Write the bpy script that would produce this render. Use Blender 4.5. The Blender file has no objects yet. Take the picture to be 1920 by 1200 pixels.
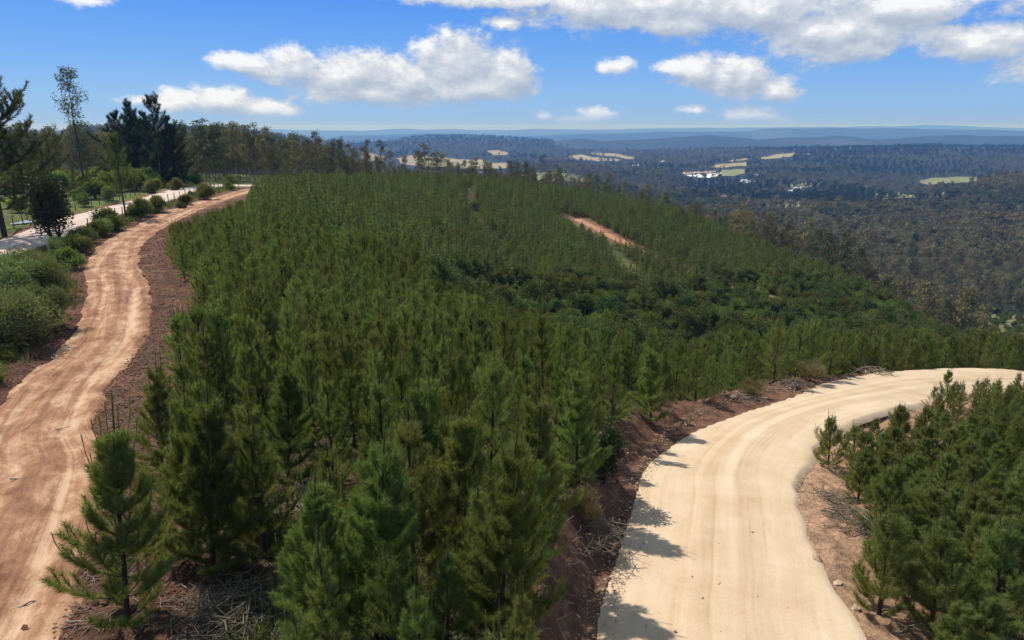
import bpy, math, random
import numpy as np
from mathutils import Vector

SC = bpy.context.scene
COL = SC.collection
R = math.radians

# ------------------------------------------------------------------ camera
PITCH = R(15.8)
CP, SP = math.cos(PITCH), math.sin(PITCH)
CAMZ = 12.0
cam_d = bpy.data.cameras.new("camera")
cam_d.sensor_width = 36.0
cam_d.lens = 24.0
cam_d.clip_start = 0.1
cam_d.clip_end = 120000
cam = bpy.data.objects.new("camera", cam_d)
COL.objects.link(cam)
cam.location = (0, 0, CAMZ)
cam.rotation_euler = (R(90) - PITCH, 0, 0)
SC.camera = cam

# ------------------------------------------------------------------ sun, exposure, sampling
SUN_AZ, SUN_EL = R(-54), R(54)          # azimuth measured from +Y towards +X
sun_vec = Vector((math.sin(SUN_AZ) * math.cos(SUN_EL), math.cos(SUN_AZ) * math.cos(SUN_EL), math.sin(SUN_EL)))
sun_d = bpy.data.lights.new("sun", 'SUN')
sun_d.energy = 4.0
sun_d.angle = R(0.53)
sun_d.color = (1.0, 0.945, 0.86)
sun = bpy.data.objects.new("sun", sun_d)
COL.objects.link(sun)
sun.rotation_euler = (-sun_vec).to_track_quat('-Z', 'Y').to_euler()
sun.location = (-30, 20, 60)
SC.view_settings.view_transform = 'Standard'
SC.view_settings.look = 'None'
SC.view_settings.gamma = 1.0
SC.view_settings.exposure = 0.32
SC.cycles.use_denoising = True
try:
    SC.cycles.denoiser = 'OPENIMAGEDENOISE'
    SC.cycles.denoising_input_passes = 'RGB_ALBEDO_NORMAL'
    SC.cycles.denoising_prefilter = 'ACCURATE'
    SC.cycles.denoising_quality = 'HIGH'
except Exception:
    pass
SC.cycles.max_bounces = 5
SC.cycles.diffuse_bounces = 3
SC.cycles.transmission_bounces = 3
SC.cycles.glossy_bounces = 2
SC.cycles.volume_bounces = 0
SC.cycles.use_adaptive_sampling = False


def pix_dir(px, py):
    u, v = (px - 960) / 1280.0, (py - 600) / 1280.0
    d = Vector((u, CP - v * SP, -(SP + v * CP)))
    return d.normalized()


# ------------------------------------------------------------------ sky with clouds (world)
W = bpy.data.worlds.new("World")
SC.world = W
W.use_nodes = True
nt = W.node_tree
nt.nodes.clear()


class NB:
    """small node-building helper"""
    def __init__(self, tree):
        self.t = tree

    def n(self, typ, **kw):
        nd = self.t.nodes.new(typ)
        for k, v in kw.items():
            setattr(nd, k, v)
        return nd

    def put(self, sock, v):
        if isinstance(v, bpy.types.NodeSocket):
            self.t.links.new(v, sock)
        else:
            sock.default_value = v

    def math(self, op, a, b=None, c=None, clamp=False):
        nd = self.n('ShaderNodeMath', operation=op, use_clamp=clamp)
        self.put(nd.inputs[0], a)
        if b is not None:
            self.put(nd.inputs[1], b)
        if c is not None:
            self.put(nd.inputs[2], c)
        return nd.outputs[0]

    def vmath(self, op, a, b=None):
        nd = self.n('ShaderNodeVectorMath', operation=op)
        self.put(nd.inputs[0], a)
        if b is not None:
            self.put(nd.inputs[1], b)
        return nd.outputs['Value'] if op in ('LENGTH', 'DOT_PRODUCT', 'DISTANCE') else nd.outputs[0]

    def mix(self, fac, a, b, blend='MIX'):
        nd = self.n('ShaderNodeMix', data_type='RGBA', blend_type=blend)
        self.put(nd.inputs[0], fac)
        self.put(nd.inputs[6], a)
        self.put(nd.inputs[7], b)
        return nd.outputs[2]

    def noise(self, vec, scale, detail=5, rough=0.55, dist=0.0, dim='3D'):
        nd = self.n('ShaderNodeTexNoise', noise_dimensions=dim)
        self.put(nd.inputs['Vector'], vec)
        nd.inputs['Scale'].default_value = scale
        nd.inputs['Detail'].default_value = detail
        nd.inputs['Roughness'].default_value = rough
        nd.inputs['Distortion'].default_value = dist
        return nd.outputs['Fac']

    def ramp(self, fac, stops):
        nd = self.n('ShaderNodeValToRGB')
        el = nd.color_ramp.elements
        while len(el) < len(stops):
            el.new(0.5)
        for e, (p, c) in zip(el, stops):
            e.position = p
            e.color = (*c, 1) if len(c) == 3 else c
        self.put(nd.inputs[0], fac)
        return nd.outputs[0]

    def maprange(self, v, a, b, c=0.0, d=1.0, smooth=True):
        nd = self.n('ShaderNodeMapRange')
        if smooth:
            nd.interpolation_type = 'SMOOTHSTEP'
        self.put(nd.inputs[0], v)
        for i, x in zip((1, 2, 3, 4), (a, b, c, d)):
            nd.inputs[i].default_value = x
        return nd.outputs[0]


# cloud masses: centre, half width, height above and depth below the centre, all in hundredths of a degree-like sky units
CLOUDS = [
    (860, 132, 90, 68, 56, 1), (950, 142, 66, 54, 46, 1), (760, 156, 110, 52, 40, 1), (650, 142, 110, 48, 46, 1), (545, 125, 95, 32, 28, 1),
    (450, 118, 55, 22, 18, .8), (700, 172, 130, 34, 26, 1), (890, 165, 115, 40, 25, 1), (800, 90, 40, 20, 40, .8),
    (410, 192, 62, 32, 22, 1), (330, 190, 70, 20, 20, .85), (270, 185, 42, 12, 12, .7), (480, 203, 80, 24, 16, 1), (545, 207, 42, 16, 10, .9), (495, 226, 75, 10, 11, .8),
    (1300, 128, 70, 24, 30, 1), (1262, 125, 46, 18, 20, 1), (1355, 138, 62, 36, 36, 1), (1400, 142, 60, 36, 36, 1), (1455, 166, 46, 26, 20, 1),
    (1400, 218, 58, 22, 17, .95), (1330, 233, 42, 8, 6, .75), (1455, 226, 40, 12, 10, .75),
    (960, 2, 230, 30, 14, .9), (1200, 6, 260, 40, 48, 1), (1260, 40, 150, 40, 24, .95), (1420, 20, 200, 50, 46, 1), (1560, 58, 150, 50, 50, .95),
    (1610, 92, 95, 30, 26, .95), (1835, 84, 100, 34, 26, 1), (1690, 14, 150, 30, 40, .9), (1765, 62, 55, 16, 20, .8), (945, 44, 42, 14, 18, .85),
    (1155, 124, 34, 14, 16, .6), (1080, 229, 85, 16, 12, .7), (1120, 216, 55, 18, 14, .7), (1010, 222, 32, 14, 13, .65),
    (165, 0, 45, 8, 12, .7), (1880, 20, 80, 30, 20, .5), (1300, 205, 30, 12, 10, .45), (2060, 130, 120, 40, 30, .9),
]
grp = bpy.data.node_groups.new("cloud_density", 'ShaderNodeTree')
grp.interface.new_socket("P", in_out='INPUT', socket_type='NodeSocketVector')
grp.interface.new_socket("D", in_out='OUTPUT', socket_type='NodeSocketFloat')
grp.interface.new_socket("H", in_out='OUTPUT', socket_type='NodeSocketFloat')
g = NB(grp)
gi, go = g.n('NodeGroupInput'), g.n('NodeGroupOutput')
P = gi.outputs[0]
warp = g.n('ShaderNodeTexNoise')
warp.inputs['Scale'].default_value = 9.0
warp.inputs['Detail'].default_value = 3
g.put(warp.inputs['Vector'], P)
wv = g.vmath('MULTIPLY', g.vmath('SUBTRACT', warp.outputs['Color'], (0.5, 0.5, 0.5)), (0.05, 0.02, 0))
PW = g.vmath('ADD', P, wv)
acc = hacc = None
for (bx, by, rx, ru, rd, wt) in CLOUDS:
    d = pix_dir(bx, by)
    az, el = math.atan2(d.x, d.y), math.asin(d.z)
    k = 1 / 1280.0
    q = g.vmath('MULTIPLY', g.vmath('SUBTRACT', PW, (az, el, 0)), (1 / (rx * k * 0.95), 1 / (ru * k * 1.0), 0))
    sx = g.n('ShaderNodeSeparateXYZ')
    g.put(sx.inputs[0], q)
    yy = g.math('MAXIMUM', sx.outputs[1], g.math('MULTIPLY', sx.outputs[1], -ru / rd))
    r2 = g.math('MULTIPLY_ADD', sx.outputs[0], sx.outputs[0], g.math('MULTIPLY', yy, yy))
    f = g.math('MULTIPLY', g.math('SUBTRACT', 1.25, g.math('SQRT', r2)), wt)
    acc = f if acc is None else g.math('SMOOTH_MAX', acc, f, 0.12)
na = g.noise(g.vmath('MULTIPLY', P, (1, 1.5, 1)), 14, 9, 0.62, 0.2)
nb_ = g.noise(g.vmath('MULTIPLY', P, (1, 1.5, 1)), 46, 5, 0.6)
nc_ = g.noise(g.vmath('MULTIPLY', P, (1, 1.4, 1)), 120, 5, 0.65)
nn = g.math('ADD', g.math('MULTIPLY', g.math('SUBTRACT', na, 0.5), 1.6), g.math('MULTIPLY', g.math('SUBTRACT', nb_, 0.5), 0.75))
nn = g.math('ADD', nn, g.math('MULTIPLY', g.math('SUBTRACT', nc_, 0.5), 0.5))
D = g.math('ADD', acc, nn)
g.put(go.inputs[0], D)
g.put(go.inputs[1], acc)

w = NB(nt)
tc = w.n('ShaderNodeTexCoord')
sep = w.n('ShaderNodeSeparateXYZ')
w.put(sep.inputs[0], w.vmath('NORMALIZE', tc.outputs['Generated']))
az_s = w.math('ARCTAN2', sep.outputs[0], sep.outputs[1])
el_s = w.math('ARCSINE', sep.outputs[2])
cmb = w.n('ShaderNodeCombineXYZ')
w.put(cmb.inputs[0], az_s)
w.put(cmb.inputs[1], el_s)
cl1, cl2 = w.n('ShaderNodeGroup', node_tree=grp), w.n('ShaderNodeGroup', node_tree=grp)
w.put(cl1.inputs[0], cmb.outputs[0])
w.put(cl2.inputs[0], w.vmath('ADD', cmb.outputs[0], (-0.009, 0.016, 0)))
alpha = w.maprange(cl1.outputs[0], 0.10, 0.68)
alpha = w.math('MULTIPLY', alpha, w.maprange(el_s, 0.0, 0.03))
alpha = w.math('MULTIPLY', alpha, 0.97)
lit = w.math('ADD', w.math('MULTIPLY', w.math('SUBTRACT', cl1.outputs[0], cl2.outputs[0]), 0.85), 0.42, clamp=True)
ccol = w.ramp(lit, [(0.0, (3.3, 3.9, 4.9)), (0.35, (4.3, 4.8, 5.6)), (0.65, (5.5, 5.8, 6.3)), (1.0, (7.7, 7.8, 7.9))])
sky = w.n('ShaderNodeTexSky', sky_type='NISHITA')
sky.sun_disc = False
sky.sun_elevation = SUN_EL
sky.sun_rotation = SUN_AZ
sky.altitude = 300
sky.air_density = 1.0
sky.dust_density = 0.1
sky.ozone_density = 1.5
grad = w.ramp(w.math('MULTIPLY', w.math('ABSOLUTE', el_s), 1 / 1.5708), [(0.0, (.225, .375, .700)), (.022, (.200, .390, .725)), (.055, (.125, .320, .755)), (.105, (.050, .225, .740)), (.20, (.240, .340, .520)), (1.0, (.320, .370, .430))])
skyc = w.mix(0.86, w.mix(1.0, sky.outputs[0], (.72, .90, 1.12, 1), 'MULTIPLY'), w.mix(1.0, grad, (9.3, 9.3, 9.3, 1), 'MULTIPLY'))
bg = w.n('ShaderNodeBackground')
bg.inputs['Strength'].default_value = 0.1
w.put(bg.inputs['Color'], w.mix(alpha, skyc, ccol))
ow = w.n('ShaderNodeOutputWorld')
w.put(ow.inputs['Surface'], bg.outputs[0])
W.cycles.sampling_method = 'MANUAL'
W.cycles.sample_map_resolution = 512

# ------------------------------------------------------------------ helpers
RNG = np.random.default_rng(7)


def hash2(ix, iy, seed):
    h = (ix.astype(np.int64) * 374761393 + iy.astype(np.int64) * 668265263 + seed * 1442695041) & 0xFFFFFFFF
    h = ((h ^ (h >> 13)) * 1274126177) & 0xFFFFFFFF
    h = (h ^ (h >> 16)) & 0xFFFF
    return h / 65535.0


def vnoise(x, y, seed=0):
    x, y = np.asarray(x, float), np.asarray(y, float)
    ix, iy = np.floor(x), np.floor(y)
    fx, fy = x - ix, y - iy
    fx, fy = fx * fx * (3 - 2 * fx), fy * fy * (3 - 2 * fy)
    a, b = hash2(ix, iy, seed), hash2(ix + 1, iy, seed)
    c, d = hash2(ix, iy + 1, seed), hash2(ix + 1, iy + 1, seed)
    return (a + (b - a) * fx) * (1 - fy) + (c + (d - c) * fx) * fy


def fbm(x, y, seed=0, octv=4):
    s, a, t = 0.0, 0.5, 0.0
    for o in range(octv):
        s = s + a * (vnoise(x * 2 ** o, y * 2 ** o, seed + o * 17) - 0.5)
        t += a
        a *= 0.5
    return s / t


def sstep(a, b, x):
    t = np.clip((np.asarray(x, float) - a) / (b - a), 0, 1)
    return t * t * (3 - 2 * t)


def new_mesh(name, verts, faces, mats, smooth=True, midx=None, tint=None, uv=None, col=None):
    """faces: int array (n,3) / (n,4) or a list of such arrays"""
    me = bpy.data.meshes.new(name)
    fl = faces if isinstance(faces, list) else [faces]
    fl = [np.asarray(f, np.int32) for f in fl if len(f)]
    verts = np.asarray(verts, np.float32)
    me.vertices.add(len(verts))
    me.vertices.foreach_set('co', verts.ravel())
    loops = np.concatenate([f.ravel() for f in fl])
    tot = np.concatenate([np.full(len(f), f.shape[1], np.int32) for f in fl])
    start = np.concatenate([[0], np.cumsum(tot)[:-1]]).astype(np.int32)
    me.loops.add(len(loops))
    me.loops.foreach_set('vertex_index', loops)
    me.polygons.add(len(tot))
    me.polygons.foreach_set('loop_start', start)
    me.polygons.foreach_set('loop_total', tot)
    if midx is not None:
        me.polygons.foreach_set('material_index', np.asarray(midx, np.int32))
    me.polygons.foreach_set('use_smooth', np.full(len(tot), smooth))
    for m in mats:
        me.materials.append(m)
    if tint is not None:
        a = me.attributes.new('tint', 'FLOAT', 'POINT')
        a.data.foreach_set('value', np.asarray(tint, np.float32))
    if col is not None:
        a = me.attributes.new('soil', 'FLOAT_COLOR', 'POINT')
        a.data.foreach_set('color', np.concatenate([col, np.ones((len(col), 1))], 1).astype(np.float32).ravel())
    if uv is not None:
        l = me.uv_layers.new(name='road')
        l.data.foreach_set('uv', np.asarray(uv, np.float32)[loops].ravel())
    me.update(calc_edges=True)
    me.validate()
    return me


def obj(name, mesh, parent=None):
    o = bpy.data.objects.new(name, mesh)
    COL.objects.link(o)
    if parent is not None:
        o.parent = parent
    return o


def tag(o, label=None, cat=None, group=None, kind=None):
    if label:
        o['label'] = label
    if cat:
        o['category'] = cat
    if group:
        o['group'] = group
    if kind:
        o['kind'] = kind
    return o


def empty(name, loc, label, cat, group=None, rz=0.0, scale=1.0, tilt=(0, 0)):
    e = bpy.data.objects.new(name, None)
    COL.objects.link(e)
    e.empty_display_size = 0.2
    e.location = loc
    e.rotation_euler = (tilt[0], tilt[1], rz)
    e.scale = (scale, scale, scale) if not hasattr(scale, '__len__') else scale
    return tag(e, label, cat, group)


def ORD(i):
    return ['first', 'second', 'third', 'fourth', 'fifth', 'sixth', 'seventh', 'eighth', 'ninth', 'tenth', 'eleventh', 'twelfth', 'thirteenth', 'fourteenth',
            'fifteenth', 'sixteenth', 'seventeenth', 'eighteenth', 'nineteenth', 'twentieth'][i]


# ------------------------------------------------------------------ natural terrain from control points
def t_of(py):
    v = (np.asarray(py, float) - 600) / 1280.0
    return (SP + v * CP) / (CP - v * SP)


def x_at(px, Y, z):
    t = (CAMZ - z) / Y
    v = (t * CP - SP) / (CP + t * SP)
    return Y * ((px - 960) / 1280.0) / (CP - v * SP)


CTRL = {
    -300: [(6, .9), (10, 1), (20, .8), (50, .5), (100, .5), (200, 0), (400, -4), (1000, -20), (3000, -40), (8000, -50), (20000, 10)],
    0: [(6, .8), (9, .8), (20, .6), (40, .4), (65, .3), (100, .5), (150, .5), (300, -3), (600, -10), (1500, -60), (3500, -25), (8000, -80), (18000, -20)],
    300: [(6, .6), (13, .5), (20, .4), (40, .3), (80, .2), (130, .3), (170, -.5), (260, -4), (500, -22), (900, -60), (2500, 2), (3500, -60), (8000, -70), (18000, -10)],
    460: [(6, .6), (13, .5), (30, .2), (60, .1), (100, 0), (140, 0), (180, -1), (260, -5), (500, -38), (900, -70), (2500, -14), (4000, -100), (9000, -80), (18000, -20)],
    640: [(6, .6), (13, .6), (25, 0), (45, -.5), (72, -1), (83, -3), (95, -3.6), (120, -3.2), (150, -2.6), (180, -2.5), (240, -7), (400, -42), (800, -92), (1500, -112), (2500, -112), (5000, -104), (12000, -112), (18000, -20)],
    740: [(6, .7), (13, .7), (25, -.1), (45, -.8), (64, -1.6), (75, -4.2), (100, -5.6), (140, -5), (180, -4.6), (215, -4.5), (260, -10), (400, -46), (800, -96), (1500, -116), (2400, -112), (3000, -114), (4500, -90), (9000, -115), (18000, -30)],
    860: [(6, .9), (13, .9), (25, .0), (40, -1.3), (50, -2.6), (56, -3.6), (70, -7.0), (85, -8.8), (100, -9.6), (130, -8.5), (170, -7.5), (210, -6.5), (235, -6.2), (280, -12), (400, -46), (800, -98), (1500, -118), (2500, -112), (3000, -110), (4500, -50), (7000, -112), (18000, -30)],
    960: [(6, 1.2), (13, 1.2), (18, .9), (25, .1), (35, -1.1), (45, -3.0), (51, -4.3), (62, -8), (75, -12), (92, -15.8), (105, -15.3), (130, -14), (155, -12.8), (190, -11), (235, -9.3), (260, -8.6), (300, -15), (450, -52), (800, -98), (1500, -92), (2500, -112), (3500, -100), (4500, -66), (7000, -112), (15000, -70)],
    1080: [(6, 1.5), (13, 1.5), (18, 1.2), (24, .5), (30, -.6), (40, -2.8), (45, -4.0), (55, -7.5), (70, -12.5), (90, -16.5), (110, -15.5), (150, -14.5), (185, -14), (220, -12), (245, -11.5), (290, -19), (450, -57), (800, -95), (1500, -94), (2500, -112), (4000, -100), (6500, -116), (8000, -100), (15000, -80), (25000, 20)],
    1250: [(20, .5), (27, -.4), (35, -2.3), (42, -4.6), (55, -10), (70, -16), (90, -19.8), (105, -19.3), (125, -18.5), (155, -17.8), (190, -15.5), (220, -14.7), (260, -23), (350, -46), (500, -72), (800, -93), (1200, -108), (1600, -112), (2000, -114), (3000, -110), (5000, -108), (8000, -98), (12000, -90), (20000, -50)],
    1400: [(13, -.4), (33, -2.0), (42, -4.2), (55, -8.4), (70, -14), (90, -19.5), (110, -21.5), (130, -21), (150, -20.5), (185, -19.5), (220, -27), (300, -49), (450, -71), (650, -83), (900, -96), (1150, -108), (1600, -114), (2000, -114), (3000, -100), (3500, -97), (5000, -110), (8000, -92), (12000, -100), (20000, -20)],
    1550: [(13, -.5), (20, -1.0), (26, -1.7), (40, -3.5), (50, -6.4), (65, -11.3), (100, -20.5), (120, -23), (150, -24), (175, -25), (210, -37), (300, -61), (420, -77), (500, -80.5), (700, -86), (900, -93), (1200, -106), (1600, -112), (2200, -100), (3000, -82), (3600, -100), (8000, -85), (20000, -10)],
    1700: [(13, -.4), (20, -1.0), (30, -2.6), (40, -5.0), (46, -6.0), (60, -9.6), (80, -16.8), (110, -23.5), (140, -28), (155, -30), (190, -46), (260, -67), (330, -79), (480, -84), (620, -87), (850, -91), (1100, -98), (1400, -124), (2000, -108), (2800, -76), (3500, -92), (8000, -75), (20000, 15)],
    1920: [(8, .1), (20, -.9), (30, -2.6), (40, -5.6), (50, -7.6), (65, -11), (90, -19), (130, -35), (200, -54), (280, -73), (340, -81.5), (480, -84), (620, -84.5), (850, -84), (1050, -75), (1350, -122), (2000, -110), (2800, -80), (3600, -92), (8000, -70), (20000, 5)],
    2250: [(8, .2), (20, -.8), (40, -6), (65, -12), (130, -35), (340, -83), (850, -80), (1050, -66), (2000, -100), (2800, -75), (8000, -60), (20000, 10)],
}
cpts = []
for px, lst in CTRL.items():
    for (Y, z) in lst + [(32000, -5)]:
        x = x_at(px, Y, z)
        cpts.append((math.atan2(x, Y) * 2.6, math.log(math.hypot(x, Y)), z))
cpts = np.array(cpts)
zs = np.sign(cpts[:, 2]) * np.log1p(np.abs(cpts[:, 2]) / 3.0)      # compress heights so near detail is not swamped


def tps(d2):
    return 0.5 * d2 * np.log(d2 + 1e-12)


N = len(cpts)
d2 = ((cpts[:, None, :2] - cpts[None, :, :2]) ** 2).sum(-1)
A = np.zeros((N + 3, N + 3))
A[:N, :N] = tps(d2) + np.eye(N) * 0.0015
A[:N, N] = 1
A[:N, N + 1:] = cpts[:, :2]
A[N:, :N] = A[:N, N:].T
coef = np.linalg.solve(A, np.concatenate([zs, [0, 0, 0]]))
AZ0, AZ1, LR0, LR1 = -0.86, 0.86, math.log(6.0), math.log(33000)
NA, NR = 260, 420
ga, gr = np.linspace(AZ0, AZ1, NA), np.linspace(LR0, LR1, NR)
GA, GR = np.meshgrid(ga, gr, indexing='ij')
Q = np.stack([GA.ravel() * 2.6, GR.ravel()], 1)
GZ = np.zeros(len(Q))
for i in range(0, len(Q), 20000):
    q = Q[i:i + 20000]
    dd = ((q[:, None] - cpts[None, :, :2]) ** 2).sum(-1)
    GZ[i:i + 20000] = tps(dd) @ coef[:N] + coef[N] + q @ coef[N + 1:]
GZ = (np.sign(GZ) * 3.0 * (np.expm1(np.minimum(np.abs(GZ), 4.2)))).reshape(NA, NR)


def h_nat(x, y):
    x, y = np.asarray(x, float), np.asarray(y, float)
    az = np.arctan2(x, y)
    r = np.hypot(x, y)
    fa = (np.clip(az, AZ0, AZ1) - AZ0) / (AZ1 - AZ0) * (NA - 1.001)
    fr = (np.clip(np.log(np.maximum(r, 1e-3)), LR0, LR1) - LR0) / (LR1 - LR0) * (NR - 1.001)
    ia, ir = fa.astype(int), fr.astype(int)
    ta, tr = fa - ia, fr - ir
    z = (GZ[ia, ir] * (1 - ta) + GZ[ia + 1, ir] * ta) * (1 - tr) + (GZ[ia, ir + 1] * (1 - ta) + GZ[ia + 1, ir + 1] * ta) * tr
    back = sstep(1.5, 2.6, np.abs(az))
    z = z * (1 - back) + np.where(r > 60, -0.02 * np.minimum(r, 3000), 0.3) * back
    near = 1 - sstep(150, 500, r)
    z = z + near * (0.35 * fbm(x / 7, y / 7, 3) + 0.10 * fbm(x / 1.3, y / 1.3, 9))
    mid = sstep(200, 500, r) * (1 - sstep(2500, 4000, r))
    z = z + mid * (15 * fbm(x / 170, y / 170, 21) + 6 * fbm(x / 60, y / 60, 23))
    far = sstep(2600, 5000, r)
    z = z + far * np.minimum(r * 0.003, 26) * 1.5 * (np.abs(fbm(x / 1500, y / 1500, 33, 5)) * -2 + 0.3)
    m = (y > 600)
    if m.any():
        ym, sm = np.maximum(y, 600), x / np.maximum(y, 600)
        ly = np.log(ym)
        z = z - np.where(m, 160 * sstep(np.where(sm > .06, 3500, 5000), np.where(sm > .06, 4400, 6000), ym), 0)
        for Y0, sig, sx_, zc_ in RIDGES:
            k = np.exp(-((ly - math.log(Y0) + .05 * fbm(sm * 9, sm * 0 + Y0, 41)) / sig) ** 2)
            top = np.interp(sm, sx_, zc_) + Y0 * .0034 * fbm(sm * 24, ly * 10 + Y0, 43, 4)
            zr = z + np.maximum(top - z, 0) * k
            w_ = np.interp(sm, [sx_[0] - .06, sx_[0], sx_[-1], sx_[-1] + .06], [0, 1, 1, 0])
            z = np.where(m, z + (zr - z) * w_, z)
    return z


RIDGE_PX = [
    (4500, .11, [(660, 292), (700, 283), (735, 272), (760, 261), (800, 257), (850, 257), (900, 260), (950, 262), (1000, 265), (1040, 271), (1080, 279), (1130, 291)]),
    (6000, .13, [(980, 277), (1050, 264), (1090, 259), (1130, 263), (1200, 262), (1250, 258), (1330, 254), (1380, 259), (1420, 262), (1500, 258), (1580, 255), (1650, 261), (1720, 257), (1800, 253), (1920, 256), (2200, 255)]),
    (10500, .11, [(640, 254), (700, 254), (760, 252), (850, 250), (900, 253), (1000, 256), (1100, 251), (1200, 248), (1300, 247), (1400, 245), (1450, 241), (1550, 241), (1650, 240), (1750, 242), (1850, 243), (1920, 246), (2200, 246)]),
    (20000, .12, [(-300, 244), (300, 244), (500, 243), (640, 245), (760, 242), (900, 244), (1000, 242), (1100, 243), (1200, 240), (1350, 241), (1500, 238), (1600, 237), (1680, 236), (1740, 233), (1800, 236), (1860, 238), (1920, 240), (2200, 240)]),
    (2500, .13, [(-300, 266), (0, 262), (100, 256), (200, 252), (330, 247), (400, 247), (460, 252), (520, 258), (600, 267), (640, 274), (700, 290)]),
    (10000, .10, [(-300, 247), (0, 245), (100, 243), (200, 246), (300, 247), (500, 254)]),
    (1020, .20, [(1380, 428), (1450, 419), (1500, 411), (1600, 399), (1700, 385), (1780, 369), (1850, 354), (1920, 344), (2200, 335)]),
    (3000, .12, [(1480, 304), (1560, 292), (1620, 284), (1700, 279), (1760, 278), (1800, 281), (1870, 285), (1920, 284), (2200, 280)]),
]
RIDGES = []
for Y0, sig, pr in RIDGE_PX:
    tt = np.array([float(t_of(b)) for a, b in pr])
    zc_ = CAMZ - Y0 * tt
    sx_ = np.array([float(x_at(a, Y0, z_)) / Y0 for (a, b), z_ in zip(pr, zc_)])
    RIDGES.append((Y0, sig, sx_, zc_))


def hit_nat(px, py, hf=None, ymin=8):
    u, v = (px - 960) / 1280.0, (py - 600) / 1280.0
    Y = np.exp(np.linspace(math.log(ymin), math.log(33000), 4000))
    X = Y * u / (CP - v * SP)
    Z = CAMZ - Y * (SP + v * CP) / (CP - v * SP)
    h = (hf or h_nat)(X, Y)
    k = np.argmax(Z < h)
    if k == 0:
        k = len(Y) - 1
    return X[k], Y[k], h[k]


def proj(x, y, z):
    """ground point -> photograph pixel"""
    x, y, z = np.asarray(x, float), np.asarray(y, float), np.asarray(z, float)
    f = y * CP + (CAMZ - z) * SP
    dn = (CAMZ - z) * CP - y * SP
    f = np.where(f > 0.1, f, 0.1)
    return 960 + 1280 * x / f, 600 + 1280 * dn / f


def catmull(P, n):
    P = np.asarray(P, float)
    P = np.concatenate([[2 * P[0] - P[1]], P, [2 * P[-1] - P[-2]]])
    m = len(P) - 3
    t = np.linspace(0, m - 1e-9, n)
    i = t.astype(int)
    f = (t - i)[:, None]
    a, b, c, d = P[i], P[i + 1], P[i + 2], P[i + 3]
    return 0.5 * (2 * b + (c - a) * f + (2 * a - 5 * b + 4 * c - d) * f ** 2 + (3 * b - a - 3 * c + d) * f ** 3)


# ------------------------------------------------------------------ roads: centre lines, widths, levels
class Road:
    def __init__(self, name, L, Rr, z, n, bankL, bankR, sink=0.10):
        self.name = name
        self.L, self.R = catmull(L, n), catmull(Rr, n)
        self.c = (self.L + self.R) / 2
        self.w = np.hypot(*(self.R - self.L).T) / 2
        seg = np.hypot(*np.diff(self.c, axis=0).T)
        self.s = np.concatenate([[0], np.cumsum(seg)])
        if z is None:
            zz = h_nat(self.c[:, 0], self.c[:, 1])
            k = max(3, int(n * 0.05))
            ker = np.hanning(2 * k + 1)
            ker /= ker.sum()
            zz = np.convolve(np.pad(zz, k, mode='edge'), ker, mode='valid')
            self.z = zz
        else:
            self.z = catmull(np.array(z)[:, None], n)[:, 0]
        tg = np.gradient(self.c, axis=0)
        self.tg = tg / np.hypot(*tg.T)[:, None]
        self.bankL, self.bankR, self.sink = bankL, bankR, sink

    def near(self, x, y, reach=12.0):
        """signed distance beyond the centre (positive on the right), nearest index; inf where out of reach"""
        d = np.full(len(x), np.inf)
        idx = np.zeros(len(x), int)
        lo, hi = self.c.min(0) - reach - self.w.max(), self.c.max(0) + reach + self.w.max()
        m = np.where((x > lo[0]) & (x < hi[0]) & (y > lo[1]) & (y < hi[1]))[0]
        for i in range(0, len(m), 20000):
            k = m[i:i + 20000]
            dx, dy = x[k, None] - self.c[None, :, 0], y[k, None] - self.c[None, :, 1]
            dd = dx * dx + dy * dy
            j = dd.argmin(1)
            a = np.arange(len(k))
            sgn = np.sign(dx[a, j] * self.tg[j, 1] - dy[a, j] * self.tg[j, 0])
            d[k] = np.sqrt(dd[a, j]) * np.where(sgn == 0, 1, sgn)
            idx[k] = j
        return d, idx


main_L = [(-0.6, 3), (1.2, 9), (2.0, 13.85), (2.95, 16.9), (4.2, 21), (5.4, 24.4), (8.7, 29.6), (14.5, 35.7), (24, 44.2), (33.5, 49.4), (41, 51.4), (53, 51), (68, 49)]
main_R = [(6.6, 3), (7.5, 9), (8.36, 13.85), (8.68, 16.9), (9.77, 21), (11.4, 24.4), (15, 29.4), (20.6, 34.5), (27.2, 40.0), (34.8, 45.2), (41.5, 46.7), (53, 46.0), (68, 43.8)]
main_z = [.5, .25, 0, -.2, -.5, -.9, -1.6, -2.7, -4.5, -5.9, -6.8, -8.2, -10]
trk_c = [(-10.2, 6), (-12.2, 12), (-13.6, 15.6), (-16.3, 21.3), (-18.3, 24), (-20.0, 27.5), (-21.5, 32), (-22.2, 34.7), (-23.4, 38), (-25.2, 41.7), (-29.5, 50), (-35, 59),
         (-39.5, 68), (-42, 74.7), (-44, 82), (-47.0, 97), (-49.5, 117), (-51.5, 133), (-52, 145)]
pale_c = [(-44, 30), (-46, 45), (-49, 61), (-53, 77), (-56, 88), (-57.5, 101), (-60, 118), (-63, 132), (-64, 141), (-62, 147.5), (-56, 151), (-52, 159), (-50, 175), (-46, 195), (-40, 212), (-33, 228), (-18, 243)]


def offs(c, w):
    c = np.asarray(c, float)
    tg = np.gradient(c, axis=0)
    tg /= np.hypot(*tg.T)[:, None]
    nr = np.stack([tg[:, 1], -tg[:, 0]], 1)
    return c - nr * w, c + nr * w


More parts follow.
